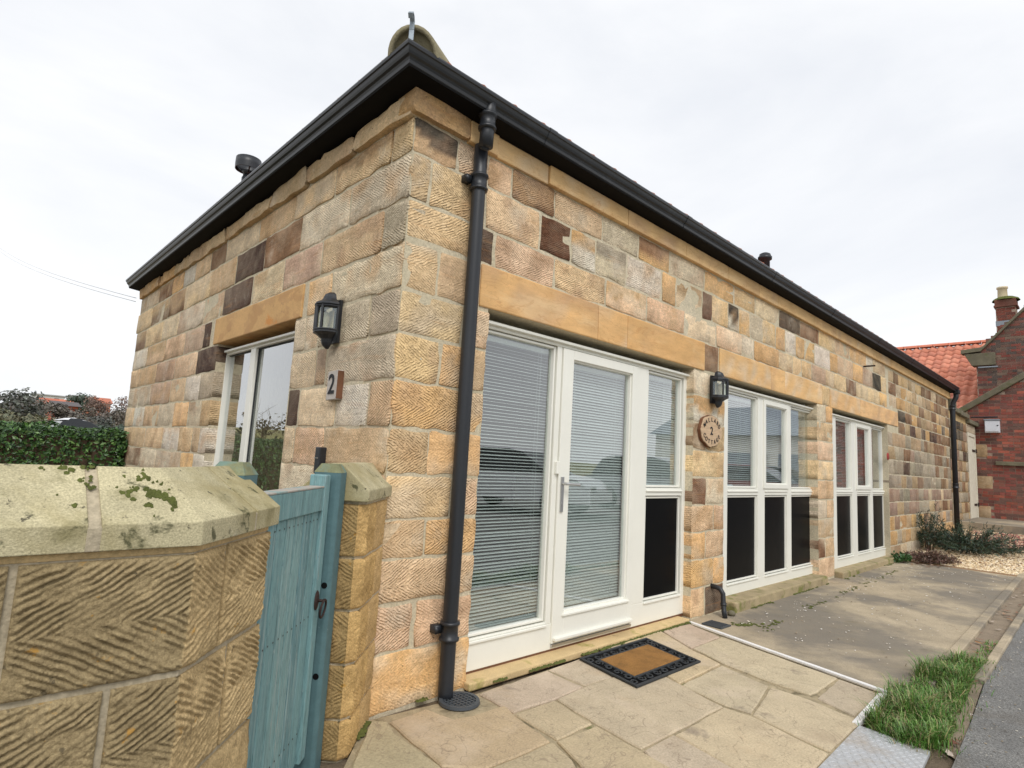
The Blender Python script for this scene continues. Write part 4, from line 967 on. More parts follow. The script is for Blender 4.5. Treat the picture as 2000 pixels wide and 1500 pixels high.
ring_ = lambda y, k: [(ox + .192 * k * rr_[i] * math.cos(2 * math.pi * i / n), y, oz + .142 * k * rr_[i] * math.sin(2 * math.pi * i / n)) for i in range(n)]
m = MB(); A, B_ = ring_(-.046, .985), ring_(-.010, 1.0); m.raw(A + B_, [tuple(range(n)), tuple(range(2 * n - 1, n - 1, -1))] + [((i + 1) % n, i, n + i, n + (i + 1) % n) for i in range(n)])
op = m.build('name_plaque', M['plaque_wood'], bevel=.003); tag(op, 'oval wooden slice plaque with painted lettering under the front lantern', 'plaque')
m = MB(); A, B_ = ring_(-.040, 1.012), ring_(-.012, 1.02); m.raw(A + B_, [((i + 1) % n, i, n + i, n + (i + 1) % n) for i in range(n)]); m.build('bark_edge', M['bark_edge'], op)
glyph('2', .10, (ox - .005, -.047, oz - .002), (1, 0, 0), (0, 0, 1), op, bold=.002)
for txt, sg, sp in (('MALLARD', 1, 21), ('COTTAGE', -1, 21)):
    for i, ch in enumerate(txt):
        a = math.radians(90 - (i - 3) * sp) if sg > 0 else math.radians(-90 + (i - 3) * sp)
        glyph(ch, .052, (ox + .150 * math.cos(a), -.047, oz + .101 * math.sin(a)), (1, 0, 0), (0, 0, 1), op, rot=(a - math.pi / 2) * .5 if sg > 0 else (a + math.pi / 2) * .5, bold=.0004)
# ---------------------------------------------------------------- tooled garden wall, stub pier and gate
def make_tooled(name, dark):
    t = NT(name); p = t.pos(); at = t.attr(); c = at.outputs['Color']
    c = t.mix(1.0, c, t.ramp(t.noise(p, 7, 5, .65, .3), .3, .7, (.78, .76, .72), (1.16, 1.15, 1.12)), 'MULTIPLY')
    c = t.mix(1.0, c, t.ramp(t.noise(p, 150, 4, .8), .32, .68, (.62, .60, .56), (1.30, 1.30, 1.28)), 'MULTIPLY')
    lich = t.math('MULTIPLY', t.ramp(t.noise(p, 16, 5, .7, .4), .58, .68), dark); c = t.mix(lich, c, alb(92, 80, 56))
    yel = t.math('MULTIPLY', t.ramp(t.noise(p, 24, 4, .6), .66, .71), .7); c = t.mix(yel, c, alb(196, 146, 62))
    blk = t.math('MULTIPLY', t.ramp(t.noise(p, 30, 3, .5), .69, .73), .75 * dark + .15); c = t.mix(blk, c, alb(58, 54, 46))
    nr = t.bump(t.math('ADD', t.noise(p, 260, 4, .7), t.math('MULTIPLY', t.noise(p, 60, 3, .6), .8)), .7, .006)
    t.bsdf(c, .95, 0, .2, nr); M[name] = t.m
make_tooled('tooled', .6); make_tooled('tooled_fresh', .22)
def offset_path(P, d):
    """offset a plan polyline to its left by d"""
    P = [np.asarray(p, float) for p in P]; out = []
    for i in range(len(P)):
        ns = []
        for a, b in ((i - 1, i), (i, i + 1)):
            if a < 0 or b >= len(P): continue
            t_ = (P[b] - P[a]) / np.linalg.norm(P[b] - P[a]); ns.append(np.array([-t_[1], t_[0]]))
        if len(ns) == 1: out.append(P[i] + ns[0] * d)
        else:
            bi = ns[0] + ns[1]; bi /= np.linalg.norm(bi); out.append(P[i] + bi * d / (bi @ ns[0]))
    return out
def tooled_stone(name, path, s0, s1, z0, z1, c, parent, mat, pitch=.0130, amp=.0072, res=.006, slope=.55, vflip=1, mid=.5, c2=None, back=.10, flat=()):
    """path: plan polyline of the wall face, the stone covers arc length s0..s1 and bends with it"""
    P = [np.asarray(p, float) for p in path]; seg = [np.linalg.norm(b - a) for a, b in zip(P[:-1], P[1:])]; cum = np.concatenate([[0], np.cumsum(seg)])
    g = .007; s0 += g; s1 -= g; z0 += g; z1 -= g
    ss = np.linspace(s0, s1, max(3, int((s1 - s0) / res))); ss = np.unique(np.sort(np.concatenate([ss, [q for q in cum[1:-1] if s0 < q < s1]])))
    zz = np.linspace(z0, z1, max(3, int((z1 - z0) / res))); S, Z = np.meshgrid(ss, zz)
    pos = np.zeros((len(ss), 2)); nor = np.zeros((len(ss), 2))
    for i, s_ in enumerate(ss):
        k = min(max(np.searchsorted(cum, s_, 'right') - 1, 0), len(seg) - 1); d = (P[k + 1] - P[k]) / seg[k]
        pos[i] = P[k] + d * (s_ - cum[k]); n_ = np.array([d[1], -d[0]])
        for kk in range(1, len(cum) - 1):          # ease the normal round the arris
            w_ = 1 - min(1, abs(s_ - cum[kk]) / .012)
            if w_ > 0:
                da = (P[kk] - P[kk - 1]) / seg[kk - 1]; db = (P[kk + 1] - P[kk]) / seg[kk]; na = np.array([da[1], -da[0]]) + np.array([db[1], -db[0]]); na /= np.linalg.norm(na); n_ = n_ * (1 - w_) + na * w_
        nor[i] = n_ / np.linalg.norm(n_)
    seed = srs.randint(9999); Q = np.stack([S * 1., Z * 1., S * 0 + seed * .173], -1)
    seg_id = np.clip(np.searchsorted(cum, S, 'right') - 1, 0, len(seg) - 1)
    zm = z0 + (z1 - z0) * mid + .012 * vnoise(Q * 9, 4)
    sl = np.where(seg_id == 0, slope, -slope * .9) * vflip
    wob = .45 * vnoise(Q * 7, 7) + .20 * vnoise(Q * 40, 8)
    ph = (np.abs(Z - zm) * 1.0 + sl * (S - s0)) / (pitch * math.hypot(1, slope)) + wob
    wv = .5 + .5 * np.sin(2 * math.pi * ph); wv = np.clip((wv - .25) / .36, 0, 1); wv = wv * wv * (3 - 2 * wv)
    brk = np.clip(.55 + 1.6 * (vnoise(Q * np.array([26, 26, 1]), 12) + .30), .18, 1)
    A = np.full_like(S, amp)
    gid = np.floor(ph + .25).astype(np.int64); hs_ = hash3(gid, gid * 0 + seed, gid * 0, 3); sid = np.floor(S / .075 + hs_ * 3).astype(np.int64)
    A = A * (.45 + .75 * hash3(gid, sid, gid * 0 + seed, 5))                       # every stroke of the point has its own depth and length
    for kk, f_ in flat: A = np.where(seg_id == kk, A * f_, A)
    e = np.minimum(np.minimum(S - s0, s1 - S), np.minimum(Z - z0, z1 - Z)); ed = np.clip(e / .016, 0, 1)
    H = A * (wv * brk - 1) * (.2 + .8 * ed) + .004 * fbm(Q * 16, 21, 3) + .0016 * vnoise(Q * 110, 30) + .0010 * vnoise(Q * 210, 31) - .007 * (1 - ed) ** 2
    XY = pos[None, :, :] + nor[None, :, :] * H[..., None]
    V = np.concatenate([XY, Z[..., None]], -1).reshape(-1, 3); a, b = len(ss), len(zz)
    F = [(j * a + i, j * a + i + 1, (j + 1) * a + i + 1, (j + 1) * a + i) for j in range(b - 1) for i in range(a - 1)]
    rg = [i for i in range(a)] + [j * a + a - 1 for j in range(1, b)] + [(b - 1) * a + i for i in range(a - 2, -1, -1)] + [j * a for j in range(b - 2, 0, -1)]
    bk = V[rg].copy(); ni = np.array([r_ % a for r_ in rg]); bk[:, :2] -= nor[ni] * back; n0 = len(V); V = np.vstack([V, bk]); R = len(rg)
    F += [(rg[(i + 1) % R], rg[i], n0 + i, n0 + (i + 1) % R) for i in range(R)]
    C = np.tile(np.array(alb(*c)), (len(V), 1))
    if c2 is not None:
        mk = np.concatenate([(seg_id > 0).reshape(-1), np.array([seg_id.reshape(-1)[r_] > 0 for r_ in rg])]); C[mk] = alb(*c2)
    return add(name, V, F, mat, parent, True, np.hstack([C, np.ones((len(C), 1))]))
def coping_piece(name, path, s0, s1, half, z0, z1, zr, flat, parent, mat):
    """saddleback coping swept along the plan polyline between two arc lengths"""
    P = [np.asarray(p, float) for p in path]; seg = [np.linalg.norm(b - a) for a, b in zip(P[:-1], P[1:])]; cum = np.concatenate([[0], np.cumsum(seg)])
    prof = [(0, z0), (0, z1), (half - flat, zr), (half + flat, zr), (2 * half, z1), (2 * half, z0)]
    st = [s0] + [q for q in cum[1:-1] if s0 < q < s1] + [s1]; V = []
    lines = [offset_path(P, o) for o, _ in prof]
    for s_ in st:
        k = min(max(np.searchsorted(cum, s_, 'right') - 1, 0), len(seg) - 1); onv = [j for j in range(len(cum)) if abs(cum[j] - s_) < 1e-6]
        for (o, z), ln in zip(prof, lines):
            if onv: q = ln[onv[0]]
            else: f_ = (s_ - cum[k]) / seg[k]; d = (P[k + 1] - P[k]) / seg[k]; nn = np.array([-d[1], d[0]]); q = P[k] + d * (s_ - cum[k]) + nn * o
            V.append((q[0], q[1], z))
    n = len(prof); F = [tuple(range(n)), tuple(range((len(st) - 1) * n + n - 1, (len(st) - 1) * n - 1, -1))]
    for i in range(len(st) - 1): F += [(i * n + (k + 1) % n, i * n + k, (i + 1) * n + k, (i + 1) * n + (k + 1) % n) for k in range(n)]
    return add(name, V, F, mat, parent, bevel=.002, seg=2)

ZA, ZB, ZR = 1.035, 1.086, 1.193
gpath = [(-4.4, -1.2), (-1.190, -1.2), (-.905, -.905)]
gwall = empty('garden_wall', (-2.4, -1.05, 0), 'low tooled sandstone garden wall with a chamfered end and weathered saddleback coping', 'garden wall')
fpath = offset_path(gpath, .008); fl_ = [np.linalg.norm(np.array(b) - np.array(a)) for a, b in zip(fpath[:-1], fpath[1:])]
S1 = fl_[0]; S2 = S1 + fl_[1]
core = offset_path(gpath, .021); coreb = offset_path(gpath, .27)
core[-1] = core[-1] - np.array([.707, .707]) * .02; coreb[-1] = coreb[-1] - np.array([.707, .707]) * .02
m = MB(); m.prism([(*p, -.1) for p in core + coreb[::-1]], [(*p, ZA - .004) for p in core + coreb[::-1]]); m.build('mortar_core', M['joint_grey'], gwall)
sx = lambda x: x + 4.4     # arc length of a point on the straight run
zc_ = [1.022, .770, .520, .270, .0]
J1 = [sx(-2.4), sx(-1.95), sx(-1.497), S1 + .150, S2]
J2 = [sx(-2.2), sx(-1.75), sx(-1.325), S1 + .215, S2]
J3 = [sx(-2.3), sx(-1.60), S1 + .10, S2]; J4 = [sx(-2.2), sx(-1.45), S1 + .2, S2]
fc, cc2 = (164, 147, 114), (200, 176, 134)
for r_, J in enumerate((J1, J2, J3, J4)):
    for i in range(len(J) - 1):
        near = J[i + 1] > sx(-1.62)
        ch = J[i] >= S1 - .01
        c_ = np.array(cc2 if ch else fc) * srs.uniform(.95, 1.04)
        tooled_stone('stone', fpath, J[i], J[i + 1], zc_[r_ + 1], zc_[r_], c_, gwall, M['tooled_fresh'] if ch else M['tooled'], res=.0030 if (near and r_ < 2) else .016, vflip=-1, mid=.46 if r_ == 0 else .5,
                     c2=cc2, flat=((1, .75 if r_ else .45),) if not ch else ((0, 1), (1, .9)))
ends = [np.array(fpath[-1]), np.array(coreb[-1]) + np.array([.707, .707]) * .03]
for r_ in range(4): tooled_stone('end_stone', [ends[0] + np.array([-.004, .004]), ends[1]], 0, float(np.linalg.norm(ends[1] - ends[0])) - .004, zc_[r_ + 1], zc_[r_], cc2, gwall, M['tooled_fresh'], res=.015)
cs = [0, sx(-2.35), sx(-1.372), S1 + .305 - .10]
L0 = np.linalg.norm(np.array(gpath[1]) - np.array(gpath[0])); LT = L0 + np.linalg.norm(np.array(gpath[2]) - np.array(gpath[1]))
cj = [sx(-3.3), sx(-2.35), sx(-1.385), L0 + .265, LT + .012]
gp2 = [gpath[0], gpath[1], (gpath[2][0] + .01, gpath[2][1] + .01)]
for i in range(len(cj) - 1): coping_piece('coping_stone', gp2, cj[i] + (.011 if i < 3 else .003), cj[i + 1] - (.011 if i < 2 else .004), .15, ZA, ZB, ZR, .006, gwall, M['coping'])
m = MB(); 
for s_, hw in ((cj[2], .013), (cj[3], .005)):
    k0 = coping_piece('coping_joint', gp2, s_ - hw, s_ + hw, .147, ZA, ZB - .006, ZR - .007, .006, gwall, M['joint_grey'])
coping_piece('coping_bed', offset_path(gpath, .018), sx(-3.3), LT - .03, .115, ZA - .016, ZA - .002, ZA - .001, .02, gwall, M['mortar_old'])
# moss cushions on the coping
r = np.random.RandomState(12); V, F = [], []
for _ in range(700):
    cx, off, sp = [(-1.30, .095, .022), (-1.28, .055, .02), (-1.43, .11, .03), (-1.66, .08, .05), (-1.24, .065, .018)][r.randint(5)]
    x = cx + r.normal(0, sp * .7); o = off + r.normal(0, sp * .8)
    if not .01 < o < .145 or vnoise(np.array([[x * 70, o * 70, 3.]]), 2)[0] < .22: continue
    z = ZB + (ZR - ZB) * o / .144 + .001; s_ = r.uniform(.002, .0065); b = len(V)
    for i in range(5): a = i * 1.257 + r.rand(); V.append((x + s_ * math.cos(a), -1.2 + o + s_ * math.sin(a), z + s_ * math.sin(a) * .74))
    V.append((x, -1.2 + o - .002, z + r.uniform(.001, .005))); F += [(b + i, b + (i + 1) % 5, b + 5) for i in range(5)]
o = add('moss', V, F, M['moss'], gwall, True); o['kind'] = 'stuff'

# stub pier against the house corner, running along the diagonal
dg = np.array([.7071, .7071]); dn = np.array([-.7071, .7071])       # along the stub, across it to the left
E0 = np.array([-.272, -.305])                                        # near right corner
pier = empty('stone_pier', (-.2, -.1, 0), 'short tooled stone gate pier with pointed coping built against the house corner', 'pier')
PL = .40
spath = [E0 + dn * .29, E0 + dn * .035, E0 + dg * .045 + dn * -.004, E0 + dg * PL]
spath = [p - 0 for p in spath]
core = [E0 + dn * .28 + dg * .02, E0 + dn * .04 + dg * .02, E0 + dg * .055 + dn * .012, E0 + dg * PL + dn * .012, E0 + dg * PL + dn * .28]
m = MB(); m.prism([(*p, -.1) for p in core[::-1]], [(*p, ZA) for p in core[::-1]]); m.build('mortar_core', M['mortar'], pier)
LS = [np.linalg.norm(b - a) for a, b in zip(spath[:-1], spath[1:])]; LSc = np.cumsum(LS)
zs_ = [1.028, .79, .60, .40, .20, -.01]
zs_ = [1.028, .795, .575, .355, .135, -.03]
for i in range(5):
    sp = LSc[1] + .15 + .06 * (i % 2)
    tooled_stone('stone', spath, 0, sp, zs_[i + 1], zs_[i], (176, 150, 106), pier, M['tooled_fresh'], pitch=.0135, amp=.0060, res=.0042, slope=.6, vflip=1, c2=(206, 172, 118), flat=((1, .2), (2, .6)))
    tooled_stone('stone', spath, sp, LSc[2], zs_[i + 1], zs_[i], (204, 172, 124), pier, M['tooled_fresh'], pitch=.0135, amp=.005, res=.005, slope=.7, c2=(204, 172, 124), flat=((2, .6),))
# coping of the stub
h_ = .152; c0 = E0 + dn * .142 - dg * .012; prof = [(-h_, ZA), (-h_, ZB), (-.028, ZR + .003), (.028, ZR + .003), (h_, ZB), (h_, ZA)]
V = [(*(c0 + dg * L_ - dn * o), z) for L_ in (0, PL + .1) for o, z in prof]; n = 6
add('coping_stone', V, [tuple(range(n)), tuple(range(2 * n - 1, n - 1, -1))] + [((k + 1) % n, k, n + k, n + (k + 1) % n) for k in range(n)], M['coping'], pier, bevel=.006, seg=3)

def post(name, label, c, w, d, zt, mat, holes=()):
    c = np.asarray(c, float); m = MB(); ch = .014
    pl = [(-w, -d), (w - ch, -d), (w, -d + ch), (w, d), (-w, d)]
    P_ = lambda k, z: [(*(c + dn * -a * k[0] + dg * b * k[1]), z) for a, b in pl]
    a, b, t_ = P_((1, 1), -.1), P_((1, 1), zt - .035), P_((.62, .5), zt); n = len(pl)
    m.raw(a + b + t_, [tuple(range(n))[::-1], tuple(range(2 * n, 3 * n))] + [(i, (i + 1) % n, n + (i + 1) % n, n + i) for i in range(n)] + [(n + i, n + (i + 1) % n, 2 * n + (i + 1) % n, 2 * n + i) for i in range(n)])
    o = m.build(name, mat, bevel=.004); tag(o, label, 'gate post')
    mc_ = MB(); b2, t2 = P_((1.01, 1.01), zt - .034), P_((.63, .52), zt + .002); mc_.prism(b2, t2); mc_.build('cap', M['post_cap'], o)
    for z in holes:
        m = MB(); q = c - dg * (d + .0012) - dn * .031; m.lathe((q[0], q[1], z), [(0, 0), (.0125, 0)], 16, (dn[0], dn[1], 0), (0, 0, 1), (-dg[0], -dg[1], 0)); m.build('bolt_hole', M['soffit'], o)
    return o
PC = E0 + dn * .150 - dg * .060
post('gate_post', 'teal wooden gate post with bolt holes fixed to the stone pier', PC, .056, .045, 1.192, M['teal_dark'], (.70, .345))
HP = np.array([-1.005, -.80])
post('gate_post', 'teal wooden hinge post with mossy top behind the garden wall end', HP, .05, .05, 1.203, M['teal_dark'])
gate = empty('garden_gate', (-.75, -.58, 0), 'closed weathered teal garden gate of vertical boards with iron ring handle', 'gate')
G0 = PC - dg * .062 + dn * .008; GL = float((G0 - HP) @ dg) - .06
gp = lambda s_, o: G0 - dg * s_ - dn * o                   # s from the lock side, o towards the camera side
def gbox(s0, s1, o0, o1, z0, z1, top=None):
    m = MB(); q = [gp(s0, o0), gp(s1, o0), gp(s1, o1), gp(s0, o1)]; m.prism([(*p, z0) for p in q], [(*p, z1 if top is None else top[i]) for i, p in enumerate(q)]); return m
ZG = 1.105
gbox(.004, .062, -.035, .032, .05, ZG + .045).build('stile', M['teal'], gate, bevel=.004)
gbox(GL - .06, GL, -.035, .03, .05, ZG).build('stile', M['teal'], gate, bevel=.004)
gbox(.063, GL - .061, -.034, .028, ZG - .098, ZG - .006).build('rail', M['teal'], gate, bevel=.004)
gbox(.063, GL - .061, -.034, .0, .12, .22).build('rail', M['teal'], gate, bevel=.004)
gbox(.063, GL - .061, -.034, .0, .55, .64).build('rail', M['teal'], gate, bevel=.004)
gbox(.064, GL - .062, -.033, .029, ZG - .006, ZG + .001).build('rail_top', M['bare_wood'], gate, bevel=.002)
nb = 7; bw = (GL - .124) / nb
for i in range(nb):
    s0 = .062 + i * bw; m = gbox(s0 + .003, s0 + bw - .003, .001, .017 + .001 * (i % 2), .045, ZG - .099); bd = m.build('board', M[('teal', 'teal_b', 'teal_c')[(i * 2 + i // 3) % 3]], gate, bevel=.006)
    for z in (ZG - .13, .60, .17):
        for f_ in (.25, .75):
            q = gp(s0 + bw * f_, .0185 + .001 * (i % 2)); mm = MB(); mm.lathe((q[0], q[1], z), [(0, .0006), (.003, .0004), (.0034, 0)], 8, (dg[0], dg[1], 0), (0, 0, 1), (-dn[0], -dn[1], 0)); mm.build('nail_head', M['rusty_iron'], bd)
m = MB(); q = gp(.045, .033); zz_ = .655
m.lathe((q[0], q[1], zz_), [(0, .008), (.012, .007), (.024, .003), (.026, 0)], 14, (dg[0], dg[1], 0), (0, 0, 1.5), (-dn[0], -dn[1], 0))
q2 = gp(.045, .062); m.tube([(*q, zz_), (*q2, zz_)], .006, 8)
m.tube([(*(q2 + dg * .0), zz_ + .004)] + [(*(gp(.045 - .030 * math.sin(a), .062 + .004 * math.cos(a))), zz_ - .030 + .034 * math.cos(a)) for a in np.linspace(.1, 2 * math.pi - .1, 20)], .0045, 8)
m.build('ring_handle', M['rusty_iron'], gate, True)

# ---------------------------------------------------------------- doormat
mc = [gd(*p, .012)[:2] for p in ((1131, 1286), (1262, 1246), (1369, 1292), (1244, 1342))]
mc = np.array(mc); mat_root = empty('doormat', (*mc.mean(0), 0), 'black scrollwork rubber doormat with a brown coir centre outside the door', 'doormat')
def bil(a, b): return (1 - a) * (1 - b) * mc[0] + a * (1 - b) * mc[1] + a * b * mc[2] + (1 - a) * b * mc[3]
def mbox(a0, a1, b0, b1, z0, z1): m = MB(); q = [bil(a0, b0), bil(a0, b1), bil(a1, b1), bil(a1, b0)]; m.prism([(*p, z0) for p in q], [(*p, z1) for p in q]); return m
AW = np.linalg.norm(mc[1] - mc[0]); BW = np.linalg.norm(mc[3] - mc[0]); ea, eb = .020 / AW, .020 / BW; ia, ib = .11 / AW, .105 / BW
m = MB()
for a0, a1, b0, b1 in ((0, 1, 0, eb), (0, 1, 1 - eb, 1), (0, ea, eb, 1 - eb), (1 - ea, 1, eb, 1 - eb), (ia - ea * .8, 1 - ia + ea * .8, ib - eb * .8, ib), (ia - ea * .8, 1 - ia + ea * .8, 1 - ib, 1 - ib + eb * .8), (ia - ea * .8, ia, ib, 1 - ib), (1 - ia, 1 - ia + ea * .8, ib, 1 - ib)):
    q = mbox(a0, a1, b0, b1, .004, .017); m.raw(q.v, q.f)
m.build('rubber_border', M['rubber'], mat_root, bevel=.003)
m = mbox(ea * .5, 1 - ea * .5, eb * .5, 1 - eb * .5, .003, .0065); m.build('rubber_backing', M['soffit'], mat_root)
m = MB()
def scroll(c, u_, v_, sz, fl):
    pts = []
    for k in range(15): a = k / 14 * 3.6 * math.pi / 1.6; r_ = sz * (1 - k / 19); pts.append((*(c + u_ * (r_ * math.cos(a)) * fl + v_ * (r_ * math.sin(a))), .0125))
    m.tube(pts, .0052, 5)
ua = (mc[1] - mc[0]) / AW; va = (mc[3] - mc[0]) / BW
na = int(AW / .082); nb_ = int(BW / .082)
for i in range(na):
    a = (i + .5) / na
    for b in (.5 * (eb + ib) , 1 - .5 * (eb + ib)): scroll(bil(a, b), ua, va, .033, 1 if i % 2 else -1)
for i in range(1, nb_ - 1):
    b = (i + .5) / nb_
    for a in (.5 * (ea + ia), 1 - .5 * (ea + ia)): scroll(bil(a, b), va, ua, .033, 1 if i % 2 else -1)
o = m.build('scrollwork', M['rubber'], mat_root, True); o['kind'] = 'stuff'
mbox(ia + .001, 1 - ia - .001, ib + .001, 1 - ib - .001, .006, .0185).build('coir_centre', M['coir'], mat_root, bevel=.003)

# ---------------------------------------------------------------- metal ramp, grass tuft, gravel, plants
rp = [gd(*p)[:2] for p in ((1678, 1417), (1817, 1464), (1770, 1560), (1530, 1570))]
m = MB(); m.prism([(*p, z) for p, z in zip(rp, (-.004, -.024, -.030, -.006))], [(*p, z) for p, z in zip(rp, (.002, -.006, -.008, .001))])
ramp = m.build('metal_ramp', M['checker_plate'], bevel=.001); tag(ramp, 'silver chequer plate ramp at the edge of the flagstones beside the grass', 'ramp')
m = MB(); rpa = np.array(rp)
for i in range(18):
    for j in range(22):
        a, b = (i + .5) / 18, (j + .5) / 22; c_ = (1 - a) * (1 - b) * rpa[0] + a * (1 - b) * rpa[1] + a * b * rpa[2] + (1 - a) * b * rpa[3]
        z = .002 + a * (-.0085) - .0002; d_ = np.array([1, 1] if (i + j) % 2 else [1, -1]) / 1.414; q_ = np.array([-d_[1], d_[0]])
        m.raw([(*(c_ - d_ * .012), z), (*(c_ - q_ * .0035), z), (*(c_ + d_ * .012), z), (*(c_ + q_ * .0035), z), (*c_, z + .0022)], [(0, 1, 4), (1, 2, 4), (2, 3, 4), (3, 0, 4)])
o = m.build('tread_pattern', M['checker_plate'], ramp); o['kind'] = 'stuff'

def blades(name, spots, hmin, hmax, wd, colors, seed, lean=.5, mat='leaf'):
    r = np.random.RandomState(seed); n = len(spots); V = np.zeros((n, 7, 3)); C = np.zeros((n, 7, 3))
    for i, (x, y, z, k) in enumerate(spots):
        h = r.uniform(hmin, hmax) * k; a = r.rand() * 6.283; l_ = r.uniform(.1, 1) * lean * h; w = r.uniform(.6, 1) * wd; d = np.array([math.cos(a), math.sin(a)]); q = np.array([-d[1], d[0]]) * w
        for j, (t_, ww) in enumerate(((0, .8), (.4, 1), (.75, .7))):
            c_ = np.array([x, y]) + d * l_ * t_ ** 2; V[i, 2 * j] = (*(c_ - q * ww), z + h * t_ * (1 - .12 * t_)); V[i, 2 * j + 1] = (*(c_ + q * ww), z + h * t_ * (1 - .12 * t_))
        V[i, 6] = (*(np.array([x, y]) + d * l_), z + h * (.92 - .2 * lean)); C[i, :] = np.array(colors[r.randint(len(colors))]) * r.uniform(.75, 1.2)
    F = []
    for i in range(n): b = 7 * i; F += [(b, b + 1, b + 3, b + 2), (b + 2, b + 3, b + 5, b + 4), (b + 4, b + 5, b + 6)]
    return add(name, V.reshape(-1, 3), F, M[mat], None, False, C.reshape(-1, 3))
r = np.random.RandomState(31); sp = []
poly = [gd(*p)[:2] for p in ((1688, 1408), (1735, 1362), (1775, 1345), (1800, 1310), (1838, 1292), (1905, 1285), (1925, 1296), (1900, 1330), (1875, 1390), (1850, 1452), (1800, 1462), (1740, 1442))]
PA = np.array(poly); lo, hi = PA.min(0), PA.max(0)
def inside(p, P_):
    c = False; j = len(P_) - 1
    for i in range(len(P_)):
        if (P_[i][1] > p[1]) != (P_[j][1] > p[1]) and p[0] < (P_[j][0] - P_[i][0]) * (p[1] - P_[i][1]) / (P_[j][1] - P_[i][1]) + P_[i][0]: c = not c
        j = i
    return c
while len(sp) < 9000:
    p = r.uniform(lo, hi)
    if inside(p, PA):
        k = .62 + .62 * vnoise(np.array([[p[0] * 7, p[1] * 11, 1.]]), 5)[0]
        if k < .25 and r.rand() < .5: continue
        sp.append((p[0], p[1], -.02, k))
for _ in range(900):                                     # straggling blades round the edge of the tuft
    i = r.randint(len(PA)); t_ = r.rand(); p = PA[i] * (1 - t_) + PA[(i + 1) % len(PA)] * t_ + r.normal(0, .035, 2); sp.append((p[0], p[1], -.02, r.uniform(.25, .6)))
gcol = [(.08, .20, .025), (.11, .26, .035), (.15, .31, .055), (.07, .16, .025), (.22, .31, .09)]
o = blades('grass', sp, .05, .19, .0026, gcol + [(.06, .15, .02), (.09, .2, .03), (.34, .30, .13), (.25, .20, .10)], 8, 1.0); tag(o, 'long bright green grass tuft growing between the patio and the road', 'grass', kind='stuff')
sp = [(x_, y_, -.03, 1) for x_, y_ in zip(r.uniform(4.15, 4.75, 160), r.uniform(-1.83, -1.74, 160))]
o = blades('grass', sp, .02, .06, .003, gcol[:3], 9, .8); tag(o, 'thin weeds growing in the kerb channel', 'grass', kind='stuff')

def pebbles(name, label, n, fx, col, smin, smax, seed):
    r = np.random.RandomState(seed); V, F, C = [], [], []
    O8 = np.array([(1,0,0),(0,1,0),(-1,0,0),(0,-1,0),(0,0,1),(0,0,-.6)], float); FO = [(0,1,4),(1,2,4),(2,3,4),(3,0,4),(1,0,5),(2,1,5),(3,2,5),(0,3,5)]
    for _ in range(n):
        x, y, z = fx(r); s_ = r.uniform(smin, smax) * np.array([1, r.uniform(.6, 1), r.uniform(.35, .6)]); a = r.rand() * 6.28; q = O8 * s_ * r.uniform(.8, 1.2, (6, 1))
        R_ = np.array([[math.cos(a), -math.sin(a), 0], [math.sin(a), math.cos(a), 0], [0, 0, 1]]); b = len(V); V += list(q @ R_.T + np.array([x, y, z + s_[2] * .5])); F += [tuple(i + b for i in f) for f in FO]
        C += [np.array(alb(*col[r.randint(len(col))])) * r.uniform(.8, 1.15)] * 6
    o = add(name, V, F, M['gravel'], None, False, np.array(C)); tag(o, label, 'gravel', kind='stuff'); return o
pebbles('gravel', 'cream and buff gravel around the dark shrub', 9000, lambda r: (lambda x, y: (x, y, bed_z(x)))(9.65 + 5.0 * r.rand() ** 1.5, r.uniform(-1.5, .0)), [(226, 206, 168), (212, 188, 148), (236, 222, 196), (190, 162, 130)], .012, .026, 3)
pebbles('gravel', 'reddish gravel in front of the terrace', 1500, lambda r: (lambda x, y: (x, y, bed_z(x) + .008))(r.uniform(12.3, 14.5), r.uniform(-1.5, -.3)), [(150, 90, 84), (166, 110, 100), (190, 150, 130)], .012, .028, 5)
pebbles('loose_chips', 'pale stone chips scattered over the concrete path', 420, lambda r: (3.2 + 6.2 * r.rand(), -.25 - 1.2 * r.rand() ** 1.5, .0), [(226, 222, 214), (206, 196, 180), (150, 136, 116)], .004, .012, 9)
pebbles('loose_chips', 'grit lying along the edge of the road', 700, lambda r: (1.9 + 8 * r.rand(), -1.93 - .5 * r.rand() ** 2, -.010), [(190, 184, 172), (120, 116, 110), (150, 136, 116)], .003, .008, 12)
def litter(name, label, spots, seed, s0=.02, s1=.045):
    r = np.random.RandomState(seed); V, F, C = [], [], []
    cs_ = [(132, 96, 74), (158, 128, 104), (178, 164, 150), (112, 74, 58), (150, 106, 66)]
    for (x, y, z) in spots:
        L_ = r.uniform(s0, s1); W_ = L_ * r.uniform(.25, .5); a = r.rand() * 6.28; d = np.array([math.cos(a), math.sin(a)]); q = np.array([-d[1], d[0]]); b = len(V); cu = r.uniform(.1, .4) * L_
        for t_, w_, hh in ((-1, 0, cu), (-.3, 1, .2 * cu), (.4, .8, .0), (1, 0, cu * .7)):
            for sgn in ((-1, 1) if w_ else (0,)): V.append((*(np.array([x, y]) + d * L_ * t_ + q * W_ * w_ * sgn), z + .003 + hh + (.25 * W_ if w_ else 0)))
        F += [(b, b + 1, b + 2), (b + 1, b + 3, b + 4, b + 2), (b + 3, b + 5, b + 4)]; C += [np.array(alb(*cs_[r.randint(5)]))] * 6
    o = add(name, V, F, M['dead_leaf'], None, False, np.array(C)); tag(o, label, 'leaves', kind='stuff')
